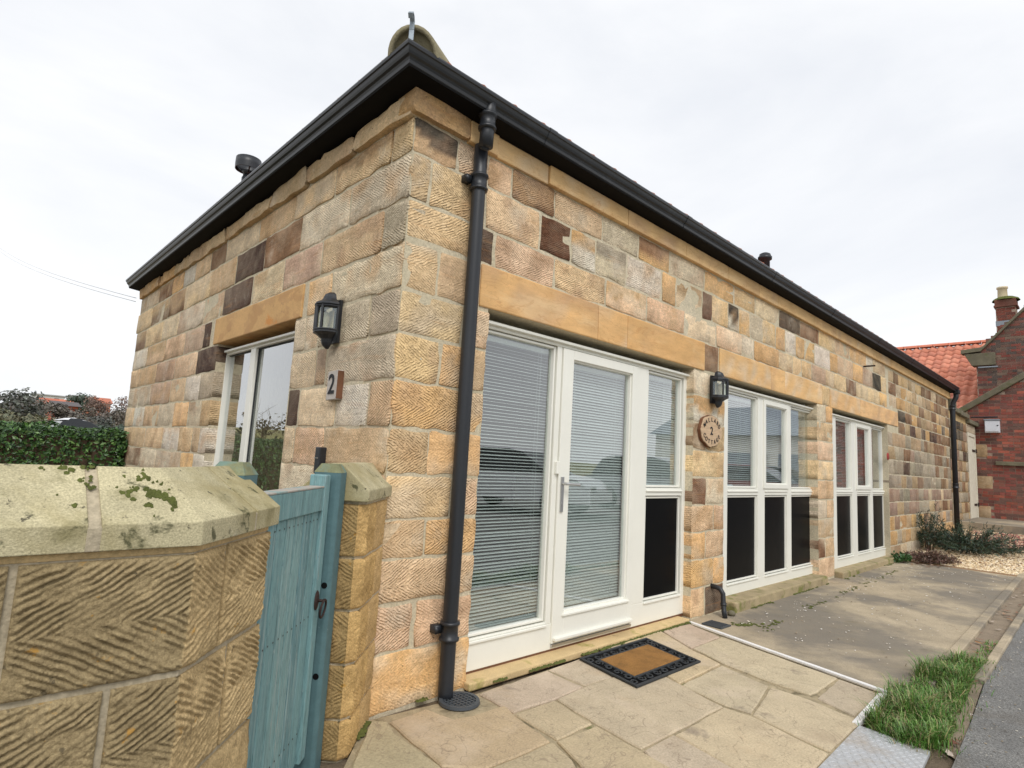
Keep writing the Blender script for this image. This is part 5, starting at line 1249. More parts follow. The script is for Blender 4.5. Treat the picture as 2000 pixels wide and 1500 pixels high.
litter('fallen_leaves', 'dead leaves lying in the kerb channel and along the road edge', [(*gd(*p, -.01)[:2], -.012) for p in ((1890, 1240), (1897, 1246), (1906, 1236), (1914, 1250), (1922, 1256), (1900, 1225), (1935, 1215), (1950, 1200), (1980, 1168), (1965, 1185), (1940, 1302), (1908, 1322), (1918, 1326), (1902, 1332), (1850, 1408), (1862, 1418), (1872, 1448), (1855, 1475), (1862, 1452), (1952, 1195), (1872, 1232), (1880, 1228), (1992, 1182), (1985, 1150), (1975, 1140))] +
       [(r.uniform(4.1, 9), -1.75 + r.normal(0, .04), -.012) for _ in range(40)], 4)
litter('fallen_leaves', 'dead leaves around the heather at the foot of the wall', [(9.45 + r.normal(0, .18), -.42 + r.normal(0, .12), .0) for _ in range(40)] + [(10.6 + r.normal(0, .6), -1.0 + r.normal(0, .25), .03) for _ in range(14)], 6, .03, .06)

def sprigs(name, label, cat, c, n, hgt, rad, lc, seed, leafn=26, ll=.045, lw=.006, up=.8, stemc=(.09, .07, .045), zb_=0.0, skew=(0, 0)):
    """a bush of many thin stems, each set with narrow leaves"""
    r = np.random.RandomState(seed); root = empty(name, (c[0], c[1], zb_), label, cat); ms = MB(); V, F, C = [], [], []
    for i in range(n):
        a = r.rand() * 6.283; rr = rad * math.sqrt(r.rand()); tip = np.array([c[0] + rr * math.cos(a) + skew[0] * rr, c[1] + rr * math.sin(a) * .75 + skew[1] * rr, zb_ + hgt * (up + (1 - up) * r.rand()) * (1 - .55 * (rr / rad) ** 2) * r.uniform(.6, 1.1)])
        if tip[1] > -.03: tip[1] = -.03 - .05 * r.rand()
        b = np.array([c[0] + .18 * rr * math.cos(a), c[1] + .18 * rr * math.sin(a), zb_ - .01]); mid = (b + tip) / 2 + np.array([0, 0, .12 * hgt]) + r.normal(0, .02, 3); P_ = [b, (b + mid) / 2 + np.array([0, 0, .03]), mid, tip]
        if i % 3 == 0: ms.tube(P_, [.006, .005, .003, .0015], 4, False)
        for j in range(leafn):
            t_ = .25 + .75 * r.rand(); p = (1 - t_) ** 2 * b + 2 * t_ * (1 - t_) * mid + t_ * t_ * tip; d = (tip - mid); d = d / (np.linalg.norm(d) + 1e-6) * .9 + r.normal(0, .55, 3); d /= np.linalg.norm(d); q = np.cross(d, r.normal(0, 1, 3)); q /= np.linalg.norm(q) + 1e-6
            L_ = ll * r.uniform(.6, 1.2); k = len(V); V += [p, p + d * L_ * .5 + q * lw, p + d * L_, p + d * L_ * .5 - q * lw]; F.append((k, k + 1, k + 2, k + 3)); C += [np.array(lc[r.randint(len(lc))]) * r.uniform(.7, 1.25)] * 4
    ms.build('stems', M['bark'], root, True)
    o = add('foliage', V, F, M['leaf'], root, False, np.array(C)); o['kind'] = 'stuff'; return root
sprigs('lavender_bush', 'large dark grey green bush sprawling over the gravel by the wall', 'bush', (11.5, -.62), 260, .62, 1.15, [(.03, .058, .035), (.045, .08, .05), (.022, .042, .026), (.075, .11, .06)], 3, 26, .085, .006, .45, zb_=.04, skew=(.1, -.1))
sprigs('rosemary_shrub', 'upright dark green shrub against the far end of the front wall', 'shrub', (11.0, -.16), 44, .98, .40, [(.025, .05, .03), (.04, .07, .04)], 4, 34, .07, .006, .6, zb_=.03)
sprigs('heather', 'low faded reddish brown heather at the foot of the wall', 'heather', (9.75, -.42), 220, .22, .52, [(.18, .095, .075), (.13, .075, .06), (.22, .13, .10), (.09, .08, .04)], 5, 26, .035, .006, .6)
sprigs('green_weed', 'small green weed beside the step of the farthest window', 'weed', (9.20, -.14), 30, .16, .22, [(.04, .10, .025), (.05, .12, .03)], 6, 12, .05, .016, .6)
# ---------------------------------------------------------------- hedge
def leaves(V, F, C, pts, nrm, size, colors, r, asp=.55):
    p = np.array(pts); n_ = np.array(nrm, float) + r.normal(0, .55, (len(pts), 3)); n_ /= np.linalg.norm(n_, axis=1)[:, None]
    d = r.normal(0, 1, p.shape); d -= n_ * (d * n_).sum(1)[:, None]; d /= np.linalg.norm(d, axis=1)[:, None]; q = np.cross(n_, d); L_ = (size * r.uniform(.6, 1.25, len(p)))[:, None]
    W = np.stack([p - d * L_, p + q * L_ * asp + n_ * L_ * .15, p + d * L_, p - q * L_ * asp + n_ * L_ * .15], 1).reshape(-1, 3)
    b = len(V); V += W.tolist(); F += [(b + 4 * i, b + 4 * i + 1, b + 4 * i + 2, b + 4 * i + 3) for i in range(len(p))]
    c = np.array(colors)[r.randint(len(colors), size=len(p))] * r.uniform(.7, 1.25, (len(p), 1)); C += np.repeat(c, 4, 0).tolist()
hc = [(.024, .070, .015), (.038, .105, .021), (.018, .052, .012), (.07, .165, .032), (.12, .22, .06)]
def hedge(name, label, x0, x1, y0, y1, h, n, seed, size=.028):
    r = np.random.RandomState(seed); root = empty(name, ((x0 + x1) / 2, (y0 + y1) / 2, 0), label, 'hedge')
    m = MB(); m.box(x0 + .1, x1 - .1, y0 + .1, y1 - .1, -.1, h - .12); m.build('branches', M['bark'], root)
    V, F, C = [], [], []; P_, N_ = [], []
    fx = x1 - x0; fy = y1 - y0; A = [fx * h, fy * h, fy * h, fx * fy, fx * h * .5]; A = np.array(A) / sum(A)
    f_ = r.choice(5, p=A, size=n); dp = r.rand(n) ** 2 * .13; ux, uy, uz = r.uniform(x0, x1, n), r.uniform(y0, y1, n), r.uniform(0, h, n)
    NN = np.array([[0, -1, .35], [-1, 0, .35], [1, 0, .35], [0, -.1, 1], [0, 1, .35]], float)[f_]
    PX = np.where(f_ == 1, x0 + dp, np.where(f_ == 2, x1 - dp, ux)); PY = np.where(f_ == 0, y0 + dp, np.where(f_ == 4, y1 - dp, uy)); PZ = np.where(f_ == 3, h - dp, uz)
    P_ = np.stack([PX, PY, PZ], 1); P_ = P_ + NN * (.06 * fbm(P_ * 2.6, seed, 2))[:, None]; N_ = NN / np.linalg.norm(NN, axis=1)[:, None]
    leaves(V, F, C, P_, N_, size, hc, r); o = add('foliage', V, F, M['leaf'], root, False, np.array(C)); o['kind'] = 'stuff'; return root
hedge('hedge', 'clipped glossy dark green hedge meeting the far corner of the gable end', -3.4, -.02, 6.0, 7.1, 1.335, 26000, 2)
hedge('hedge', 'clipped dark green hedge closing the garden, seen in the gable window glass', -6.2, -5.2, .5, 6.0, 1.2, 9000, 3, .045)

# ---------------------------------------------------------------- low outbuilding wall beyond the cottage
ob = empty('outbuilding', (15.9, .1, .4), 'low stone outbuilding with plank door joining the far end of the cottage', 'outbuilding')
m = MB(); m.box(LF + .02, 16.35, .03, .4, -.1, 2.86); m.box(16.35, 17.55, .03, .4, 2.52, 2.86); m.box(17.45, 17.55, .03, .4, -.1, 2.52); obw = m.build('wall', M['mortar_old'], ob)
fo = (np.array([0, .026, 0]), np.array([1., 0, 0]), np.array([0, -1., 0])); zq = [2.70, 2.50, 2.26, 2.02, 1.78, 1.54, 1.30, 1.06, .82, .58, .36]
for i in range(10):
    x = LF + .1
    while x < 16.34:
        w_ = min(srs.uniform(.25, .5), 16.36 - x); cd_ = 'Gbnmgkd'[srs.randint(7)] if i < 4 else 'tnbGgm'[srs.randint(6)]
        if w_ > .1:
            V, F, C, UVs = stone_geo(fo, x + .01, x + w_ - .01, zq[i + 1] + .01, zq[i] - .01, np.array(PAL[cd_]) * .92, .5, .014, .08, .006, .1); add('stone', V, F, M['stone'], obw, True, C, UVs)
        x += w_
V, F, C, UVs = stone_geo(fo, 16.3, 17.5, 2.53, 2.72, PAL['g'], .2, .02, .1, .004, .1); add('door_lintel', V, F, M['stone'], obw, True, C, UVs)
for a, b, z in ((LF + .3, 15.3, 2.86), (15.31, 16.32, 2.84), (16.33, 17.6, 2.74)):
    m = MB(); m.box(a, b, -.06, .44, z, z + .10); m.build('coping_stone', M['gravestone_cap'], ob, bevel=.012)
m = MB(); m.box(LF + .32, 14.9, -.03, .3, 2.97, 3.14); m.build('coping_stone', M['gravestone_cap'], ob, bevel=.012)
m = MB(); m.box(16.38, 16.46, .0, .08, .4, 2.52); m.box(17.36, 17.44, .0, .08, .4, 2.52); m.box(16.46, 17.36, .0, .08, 2.44, 2.52); od = m.build('door', M['old_white_wood'], ob, bevel=.004)
for i in range(6): m = MB(); m.box(16.462 + i * .1495, 16.462 + (i + 1) * .1495 - .006, .02, .05, .43, 2.438); m.build('plank', M['old_white_wood'], od, bevel=.004)
for z in (2.1, .75): m = MB(); m.box(17.0, 17.42, .005, .019, z - .025, z + .025); m.box(17.36, 17.44, -.02, .0, z - .05, z + .05); m.build('hinge', M['rusty_iron'], od)
m = MB(); m.lathe((9.12, -.02, 1.62), [(0, .012), (.05, .012), (.062, 0)], 16, (1, 0, 0), (0, 0, 1), (0, -1, 0)); o = m.build('red_disc', M['brick'], None, True, col=alb(150, 62, 56)); tag(o, 'small red disc fixed to the stone beside the farthest window', 'disc')

# ---------------------------------------------------------------- brick houses at the end
def brick_gable(root, x, poly, holes, seed, cols, bw=.225, bh=.075, zmin=None):
    """bricks laid in a wall facing -X; poly is its outline in (y, z)"""
    r = np.random.RandomState(seed); V, F, C = [], [], []
    ylo, yhi = min(p[0] for p in poly), max(p[0] for p in poly); zlo, zhi = min(p[1] for p in poly), max(p[1] for p in poly); row_ = 0; z = zlo
    while z < zhi:
        y = ylo - (bw / 2 if row_ % 2 else 0) - r.rand() * .03; hd_ = row_ % 4 == 3
        while y < yhi:
            w_ = bw / 2 if hd_ else bw; c_ = (y + w_ / 2, z + bh / 2)
            if inside(c_, poly) and not any(a < c_[0] < b and c < c_[1] < d for a, b, c, d in holes):
                p_ = r.uniform(0, .006); b = len(V); y0, y1, z0, z1 = max(y + .005, ylo + .002), min(y + w_ - .005, yhi - .002), z + .005, z + bh - .005
                V += [(x - .006 - p_, y0, z0), (x - .006 - p_, y1, z0), (x - .006 - p_, y1, z1), (x - .006 - p_, y0, z1), (x + .02, y0, z0), (x + .02, y1, z0), (x + .02, y1, z1), (x + .02, y0, z1)]
                F += [(b + 3, b + 2, b + 1, b), (b, b + 1, b + 5, b + 4), (b + 1, b + 2, b + 6, b + 5), (b + 2, b + 3, b + 7, b + 6), (b + 3, b, b + 4, b + 7)]
                C += [np.array(alb(*cols[r.randint(len(cols))])) * r.uniform(.75, 1.15)] * 8
            y += w_
        z += bh; row_ += 1
    o = add('bricks', V, F, M['brick'], root, False, np.array(C)); o['kind'] = 'stuff'; return o
def extrude_x(m, poly, x0, x1):
    n = len(poly); m.raw([(x0, y, z) for y, z in poly] + [(x1, y, z) for y, z in poly], [tuple(range(n)), tuple(range(2 * n - 1, n - 1, -1))] + [((i + 1) % n, i, n + i, n + (i + 1) % n) for i in range(n)])
XN = 17.62
def hx(u, v, x): q = hit(u, v, 0, x); return float(q[1]), float(q[2])
a, b = hx(1884, 802, XN), hx(2000, 737, XN); sl = (b[1] - a[1]) / (a[0] - b[0])
near = [(a[0], -.1), (a[0], a[1] - .05), (-3.2, a[1] - .05 + sl * (a[0] + 3.2)), (-3.2, -.1)]
lean = empty('brick_outhouse', (XN, -1.4, .4), 'red brick lean-to end wall with sloping stone verge and white meter box', 'outhouse')
m = MB(); extrude_x(m, near, XN, XN + 1.5); lw_ = m.build('wall', M['brick_mortar'], lean)
red = [(146, 80, 68), (136, 78, 70), (122, 80, 72), (156, 88, 72), (110, 82, 74), (140, 92, 80)]
brick_gable(lw_, XN, near, [(a[0] - .45, a[0] + .1, .3, .75), (a[0] - .5, a[0], 1.15, 1.5), (a[0] - .45, a[0], 1.95, 2.3)], 3, red)
for z0, z1, w_ in ((.42, .72, .42), (1.16, 1.48, .48), (1.97, 2.28, .4)):
    V, F, C, UVs = stone_geo((np.array([XN, 0, 0]), np.array([0, 1., 0]), np.array([-1., 0, 0])), a[0] - w_ - .03, a[0] - .02, z0, z1, np.array(PAL['n']) * .85, .2, .012, .05, .005, .12); add('quoin_stone', V, F, M['stone'], lw_, True, C, UVs)
m = MB(); V = [(a[0] + .12, a[1] - .12), (-3.2, a[1] - .12 + sl * (a[0] + .12 + 3.2)), (-3.2, a[1] + .05 + sl * (a[0] + .12 + 3.2)), (a[0] + .12, a[1] + .05)]; extrude_x(m, V, XN - .09, XN + .3); m.build('verge_stone', M['gravestone_cap'], lean, bevel=.015)
y_, z_ = hx(1952, 905, XN); m = MB(); m.box(XN - .08, XN + .02, y_ - 1.2, y_ + .07, z_ - .05, z_ + .05); m.build('sill_stone', M['gravestone_cap'], lw_, bevel=.012)
p0, p1 = hx(1923, 819, XN - .12), hx(1953, 845, XN - .12)
mb = empty('meter_box', (XN - .06, (p0[0] + p1[0]) / 2, p1[1]), 'small white wall box on the red brick wall', 'meter box')
m = MB(); m.box(XN - .16, XN - .008, p1[0], p0[0], p1[1], p0[1] - .03); m.build('case', M['white_metal'], mb, bevel=.006)
m = MB(); m.box(XN - .175, XN - .161, p1[0] + .01, p0[0] - .01, p1[1] + .03, p0[1] - .045); m.build('lid', M['white_metal'], mb, bevel=.004)
m = MB(); m.box(XN - .19, XN - .008, p1[0] - .015, p0[0] + .015, p0[1] - .029, p0[1]); m.build('hood', M['lead_grey'], mb, bevel=.003)
m = MB(); m.box(XN - .185, XN - .176, p1[0] + .015, p1[0] + .05, (p0[1] + p1[1]) / 2, (p0[1] + p1[1]) / 2 + .02); m.build('latch', M['soffit'], mb)
q = hx(1905, 817, XN - .1); m = MB(); m.tube([(XN - .1, q[0] - .45, q[1] + .03), (XN - .1, q[0] + .1, q[1] + .03)], .018, 8); m.tube([(XN - .1, q[0] - .2, q[1] + .03), (XN, q[0] - .2, q[1] + .03)], .014, 6); o = m.build('rail', M['black_plastic']); tag(o, 'thin dark horizontal rail above the white meter box', 'rail')

XH = 20.2
house = empty('brick_house', (XH, -2, 0), 'tall brown brick house gable with stone kneeler beyond the cottage', 'house')
k = hx(1906, 690, XH); r1 = hx(2000, 617, XH); k0 = hx(1925, 688, XH); slh = (r1[1] - k0[1]) / (k0[0] - r1[0])
gp_ = [(k[0], 0), (k[0], k0[1]), (-4.5, k0[1] + slh * (k[0] + 4.5)), (-4.5, 0)]
m = MB(); extrude_x(m, gp_, XH, XH + 6); hw = m.build('wall', M['brick_mortar'], house)
brown = [(116, 86, 76), (102, 80, 74), (124, 86, 76), (98, 86, 80), (130, 82, 72), (124, 104, 90), (140, 78, 68)]
brick_gable(hw, XH, [(k[0], 2.5), (k[0], k0[1]), (-2.2, k0[1] + slh * (k[0] + 2.2)), (-2.2, 2.5)], [], 5, brown)
m = MB(); extrude_x(m, [(k[0] + .35, k0[1] - .02), (k[0] - .12, k0[1] + slh * .0 + .02), (-4.5, k0[1] + .02 + slh * (k[0] - .12 + 4.5)), (-4.5, k0[1] + .16 + slh * (k[0] - .12 + 4.5)), (k[0] - .16, k0[1] + .15), (k[0] + .35, k0[1] + .10)], XH - .1, XH + .25); m.build('verge_stone', M['gravestone_cap'], house, bevel=.012)
m = MB(); extrude_x(m, [(k[0] - .45, k0[1] - .40), (k[0] - .45, k0[1] - .025), (k[0] + .28, k0[1] - .025), (k[0] + .10, k0[1] - .40)], XH - .07, XH + .3); m.build('kneeler_stone', M['gravestone_cap'], house, bevel=.012)
m = MB(); q = hx(1915, 718, XH - .1); m.tube([(XH - .1, q[0] + .05, q[1]), (XH - .1, q[0] - .4, q[1])], .025, 8); o = m.build('rail', M['lead_grey'], house)
XC = XH + .6
c0, c1 = hx(1946, 636, XC), hx(1983, 597, XC); t0 = hx(1956, 577, XC); pt_ = hx(1958, 557, XC)
chm = empty('chimney', (XC, c0[0], c0[1])); chm.parent = house; WLOC[chm.name] = Vector((XC, c0[0], c0[1])); chm.location = WLOC[chm.name] - WLOC[house.name]
yl, yr = c0[0], c1[0]
m = MB(); m.box(XC, XC + .5, yr, yl, c0[1] - 1.0, c1[1]); bpy.data.objects.remove(chm); chm = m.build('chimney', M['brick_mortar'], house)
brick_gable(chm, XC, [(yr, c0[1] - .9), (yl, c0[1] - .9), (yl, c1[1]), (yr, c1[1])], [], 8, [(128, 72, 60), (110, 68, 60), (140, 80, 66)])
m = MB(); m.box(XC - .05, XC + .55, yr - .05, yl + .04, c1[1], c1[1] + .07); m.box(XC - .02, XC + .52, yr - .02, yl + .02, c1[1] + .07, c1[1] + .24); m.build('chimney_band', M['brick'], chm, bevel=.01, col=alb(112, 72, 60))
m = MB(); m.lathe((XC + .25, (yl + yr) / 2, c1[1] + .24), [(.34, 0), (.30, .06), (.2, .11), (0, .13)], 14); m.build('flaunching', M['moss'], chm, True)
m = MB(); m.lathe((XC + .25, t0[0], c1[1] + .33), [(.125, 0), (.115, pt_[1] - c1[1] - .40), (.14, pt_[1] - c1[1] - .38), (.14, pt_[1] - c1[1] - .33), (.10, pt_[1] - c1[1] - .33), (.09, 0)], 18); m.build('chimney_pot', M['pot_clay'], chm, True)
m = MB(); m.box(XC - .012, XC + .51, yr + .1, yl + .012, c0[1] - .02, c0[1] + .13); m.build('lead_flashing', M['lead_grey'], chm)

# pantile roof of the range to the left of the brick gable, every tile its own
XE, XR = 20.3, 23.6
ze = hx(1893, 800, XE)[1] - .05; zr_ = hx(1835, 678, XR)[1]
rng = empty('pantile_range', (21.8, 2.4, 0), 'low range with orange pantile roof behind the cottage gutter', 'building')
m = MB(); m.box(XE + .25, XE + 6, k[0] + .02, 6.5, -.1, ze); m.build('wall', M['brick_mortar'], rng)
m = MB(); m.raw([(XE, k[0] + .02, ze - .06), (XE, 6.6, ze - .06), (XR, 6.6, zr_ - .06), (XR, k[0] + .02, zr_ - .06), (XR * 2 - XE, k[0] + .02, ze - .06), (XR * 2 - XE, 6.6, ze - .06)], [(0, 3, 2, 1), (3, 4, 5, 2), (0, 4, 3), (1, 2, 5)]); prf = m.build('roof', M['soffit'], rng)
upv = np.array([XR - XE, 0, zr_ - ze]); UL = np.linalg.norm(upv); upv /= UL; nrv = np.array([-upv[2], 0, upv[0]]); TW, TL = .245, .30
V, F, C = [], [], []; ns = 8
for j in range(ns + 1):
    s_ = j / ns; h_ = .032 * math.sin(2 * math.pi * s_ - .5); b_ = np.array([0, -s_ * TW * 1.06, 0]) + nrv * (h_ + .055); V += [b_, b_ + upv * (TL + .05) - nrv * .022, b_ - nrv * .02]
for j in range(ns): a_ = j * 3; c_ = a_ + 3; F += [(a_, a_ + 1, c_ + 1, c_), (a_ + 2, a_, c_, c_ + 2)]
tiles = []
for v_ in range(4):
    me = bpy.data.meshes.new('pantile'); me.from_pydata([tuple(p) for p in V], [], F); me.polygons.foreach_set('use_smooth', np.ones(len(F), bool)); ca = me.color_attributes.new('Col', 'FLOAT_COLOR', 'POINT')
    cc = np.array(alb(*[(216, 142, 116), (208, 134, 108), (222, 150, 124), (200, 130, 108)][v_])); ca.data.foreach_set('color', np.tile([*cc, 1.], len(V))); me.materials.append(M['pantile']); tiles.append(me)
nr_ = int(UL / TL); nt = 0
for i in range(nr_):
    for j in range(22):
        y = k[0] + .28 + j * TW
        p = np.array([XE - .05, y, ze - .04]) + upv * (i * TL)
        sx_, sy_ = proj(p)
        if sx_ < 1740 or nt >= 300: continue
        o = bpy.data.objects.new('pantile', tiles[srs.randint(4)]); COL.objects.link(o); o.parent = prf; o.location = Vector(p) - WLOC[prf.name] + Vector((0, srs.uniform(-.004, .004), srs.uniform(-.004, .004))); nt += 1
m = MB()
V, F = [], []; ys_ = np.arange(k[0] - .6, 6.4, .45)
for y in ys_:
    b = len(V)
    for yy in (y, y + .44):
        for q in range(9): a_ = math.pi * q / 8; V.append((XR - .14 * math.cos(a_), yy, zr_ + .02 + .11 * math.sin(a_)))
    F += [(b + q, b + 9 + q, b + 10 + q, b + q + 1) for q in range(8)]
    o = add('ridge_tile', V[b:], [tuple(i_ - b for i_ in f) for f in F[-8:]], M['pantile'], prf, True, alb(206, 124, 98))
m = MB(); m.tube([(XE - .08, k[0] + .05, ze - .06), (XE - .08, 6.5, ze - .06)], .06, 10); m.build('gutter', M['black_gutter'], rng, True)

# ---------------------------------------------------------------- distant trees, houses, cable
def tree(name, label, c, h, rad, cols, seed, n=1500, size=.35, bare=False, group=None):
    r = np.random.RandomState(seed); c = np.asarray(c, float); root = empty(name, tuple(c), label, 'tree', group); m = MB()
    m.tube([c + [0, 0, -.5], c + [.05 * h * r.normal(0, .3), 0, h * .3], c + [.02 * h, .02 * h, h * .75]], [.03 * h, .022 * h, .006 * h], 7)
    for i in range(16 if bare else 8):
        a = r.rand() * 6.28; z0 = r.uniform(.25, .65) * h; e_ = c + np.array([math.cos(a) * rad * .8, math.sin(a) * rad * .8, z0 + r.uniform(.15, .35) * h]); s_ = c + np.array([0, 0, z0]); mid = (s_ + e_) / 2 + np.array([0, 0, -.04 * h])
        m.tube([s_, mid, e_], [.011 * h, .007 * h, .002 * h], 5)
        if bare:
            for _ in range(5):
                t_ = r.uniform(.4, 1); p = s_ + (e_ - s_) * t_; m.tube([p, p + r.normal(0, .12, 3) * h + np.array([0, 0, .1 * h])], [.004 * h, .001 * h], 4)
    m.build('trunk', M['bark'], root, True)
    V, F, C, P_, N_ = [], [], [], [], []
    cl = [(c + np.array([r.normal(0, .42) * rad, r.normal(0, .42) * rad, h * r.uniform(.35, .88)]), rad * r.uniform(.28, .5)) for _ in range(16)]
    ci = r.randint(16, size=n); cq = np.array([q for q, _ in cl])[ci]; cs_ = np.array([s_ for _, s_ in cl])[ci]; d = r.normal(0, 1, (n, 3)); d /= np.linalg.norm(d, axis=1)[:, None]
    P_ = cq + d * (cs_ * r.rand(n) ** .4)[:, None] * np.array([1, 1, .8]); N_ = d + np.array([0, 0, .4])
    leaves(V, F, C, P_, N_, size, cols, r, .7); o = add('crown', V, F, M['leaf_far'], root, False, np.array(C)); o['kind'] = 'stuff'; return root
DARK = [(.035, .045, .025), (.05, .06, .03), (.06, .05, .035)]; OLIVE = [(.12, .12, .035), (.15, .13, .04), (.09, .10, .03)]; RUST = [(.19, .095, .055), (.16, .09, .06), (.22, .12, .07)]; GREEN = [(.035, .075, .03), (.03, .06, .025)]; BRN = [(.10, .07, .045), (.085, .07, .04), (.12, .09, .05)]
def at(px, d): p = hit(px, 840, 1, d); return (float(p[0]), d, gz(p[0], d))
TR = [(12, 60, 7.0, 3.0, DARK, 'dark brown tree at the far left edge above the hedge'), (48, 66, 6.0, 3.0, BRN, 'reddish brown rounded tree left of the far flats'), (28, 48, 3.6, 2.2, OLIVE, 'yellow olive bush low behind the left of the hedge'),
      (96, 76, 6.0, 2.6, BRN, 'bare looking brown tree in front of the far terraced houses'), (128, 70, 3.6, 3.4, BRN, 'wide brown thicket behind the middle of the hedge'), (153, 108, 8.8, 2.6, GREEN, 'dark green conical evergreen beside the far grey roof'),
      (193, 98, 8.6, 4.4, RUST, 'rust orange autumn tree near the house corner'), (226, 92, 6.2, 3.4, BRN, 'olive brown tree beside the gable far corner'), (176, 72, 4.0, 2.6, DARK, 'dark low thicket below the rust orange tree'), (232, 66, 3.0, 2.6, GREEN, 'dark clipped bushes right behind the white roof'),
      (70, 58, 3.2, 2.6, OLIVE, 'olive bush behind the hedge below the brown tree')]
for i, (px, d, h, rd, cl, lab) in enumerate(TR): tree('tree', lab, at(px, d), h * .66, rd * .85, [tuple(np.array(q) * .8 + np.array((.082, .084, .088))) for q in cl], 40 + i, 2600, .15, group='trees beyond the hedge')  # blue-grey mixed into the crown colours stands in for distance haze
for i, (x, y, h, rd, cl) in enumerate(((-12, 34, 3.6, 1.6, BRN), (-24, 46, 3.6, 3.0, DARK), (-9, 58, 3.4, 3, OLIVE), (-34, 60, 4.4, 4, BRN), (-18, 66, 4.2, 4, DARK), (-48, 64, 4.4, 4, DARK))):
    tree('tree', ['bare brown tree reflected in the gable window', 'dark tree reflected in the gable window', 'olive tree reflected in the gable window', 'tall brown tree reflected low in the gable window', 'broad dark tree reflected in the gable window', 'outermost dark tree reflected in the gable window'][i], (x, y, -.1), h, rd, cl, 70 + i, 260 if i == 0 else 900, .12 if i == 0 else .35, bare=(i == 0), group='trees left of the garden')
def far_house(name, label, px0, px1, d, zb_, zw, zr2, wall, roofc, flat=False, cat='house'):
    x0, x1 = float(hit(px0, 800, 1, d)[0]), float(hit(px1, 800, 1, d)[0]); root = empty(name, ((x0 + x1) / 2, d + 4, zb_), label, cat)
    m = MB(); m.box(x0, x1, d, d + 8, zb_, zw); m.build('wall', M['far_wall'], root, col=alb(*wall))
    if flat: m = MB(); m.box(x0 - .3, x1 + .3, d - .3, d + 8.3, zw, zr2); m.build('roof', M['far_wall'], root, col=alb(*roofc))
    else:
        m = MB(); m.prism([(x0 - .4, d - .5, zw), (x1 + .4, d - .5, zw), (x1 + .4, d + 8.5, zw), (x0 - .4, d + 8.5, zw)], [(x0 - .4, d + 3.9, zr2), (x1 + .4, d + 3.9, zr2), (x1 + .4, d + 4.1, zr2), (x0 - .4, d + 4.1, zr2)]); m.build('roof', M['far_wall'], root, col=alb(*roofc))
    n = max(2, int((x1 - x0) / 3)); nz = max(1, int((zw - zb_) / 2.8))
    for i in range(n):
        for j in range(nz):
            x = x0 + (x1 - x0) * (i + .5) / n; z = zw - 1.9 - 2.7 * j
            if z > zb_: m = MB(); m.box(x - .6, x + .6, d - .04, d - .004, z, z + 1.2); m.build('window', M['car_glass'], root)
    return root
zpx = lambda px, py, d: float(hit(px, py, 1, d)[2])
D2 = 230
far_house('flats', 'pale grey block of flats on the skyline left of the gap', 62, 122, D2, 6, zpx(90, 772, D2), zpx(90, 770, D2), (186, 184, 182), (170, 170, 172), True, 'flats')
far_house('flats', 'short grey block of flats on the skyline behind the evergreen', 134, 160, D2 + 10, 6, zpx(145, 774, D2 + 10), zpx(145, 772, D2 + 10), (184, 180, 176), (170, 168, 168), True, 'flats')
D3 = 150
far_house('terraced_house', 'orange brick terraced house with red roof far left below the flats', 76, 112, D3, 4, zpx(95, 788, D3), zpx(95, 776, D3), (176, 116, 92), (178, 104, 80))
far_house('terraced_house', 'orange roofed house right of the brown tree below the flats', 114, 142, D3 + 6, 4, zpx(125, 787, D3), zpx(125, 776, D3), (186, 128, 100), (188, 116, 90))
far_house('terraced_house', 'orange brick house with red roof behind the rust tree', 160, 215, D3 + 12, 4, zpx(185, 786, D3 + 12), zpx(185, 774, D3 + 12), (184, 122, 96), (182, 112, 88))
D4 = 88
far_house('bungalow', 'brick bungalow with dark grey roof in front of the evergreen', 110, 152, D4, 0, zpx(130, 793, D4), zpx(130, 782, D4), (176, 92, 72), (92, 86, 86), cat='bungalow')
# a parked white vehicle roof just behind the hedge
D5 = 16.
xv = float(hit(205, 820, 1, D5)[0]); zv = zpx(200, 818, D5)
van = empty('white_vehicle', (xv, D5 + 1, 0), 'white vehicle roof showing just above the hedge', 'vehicle')
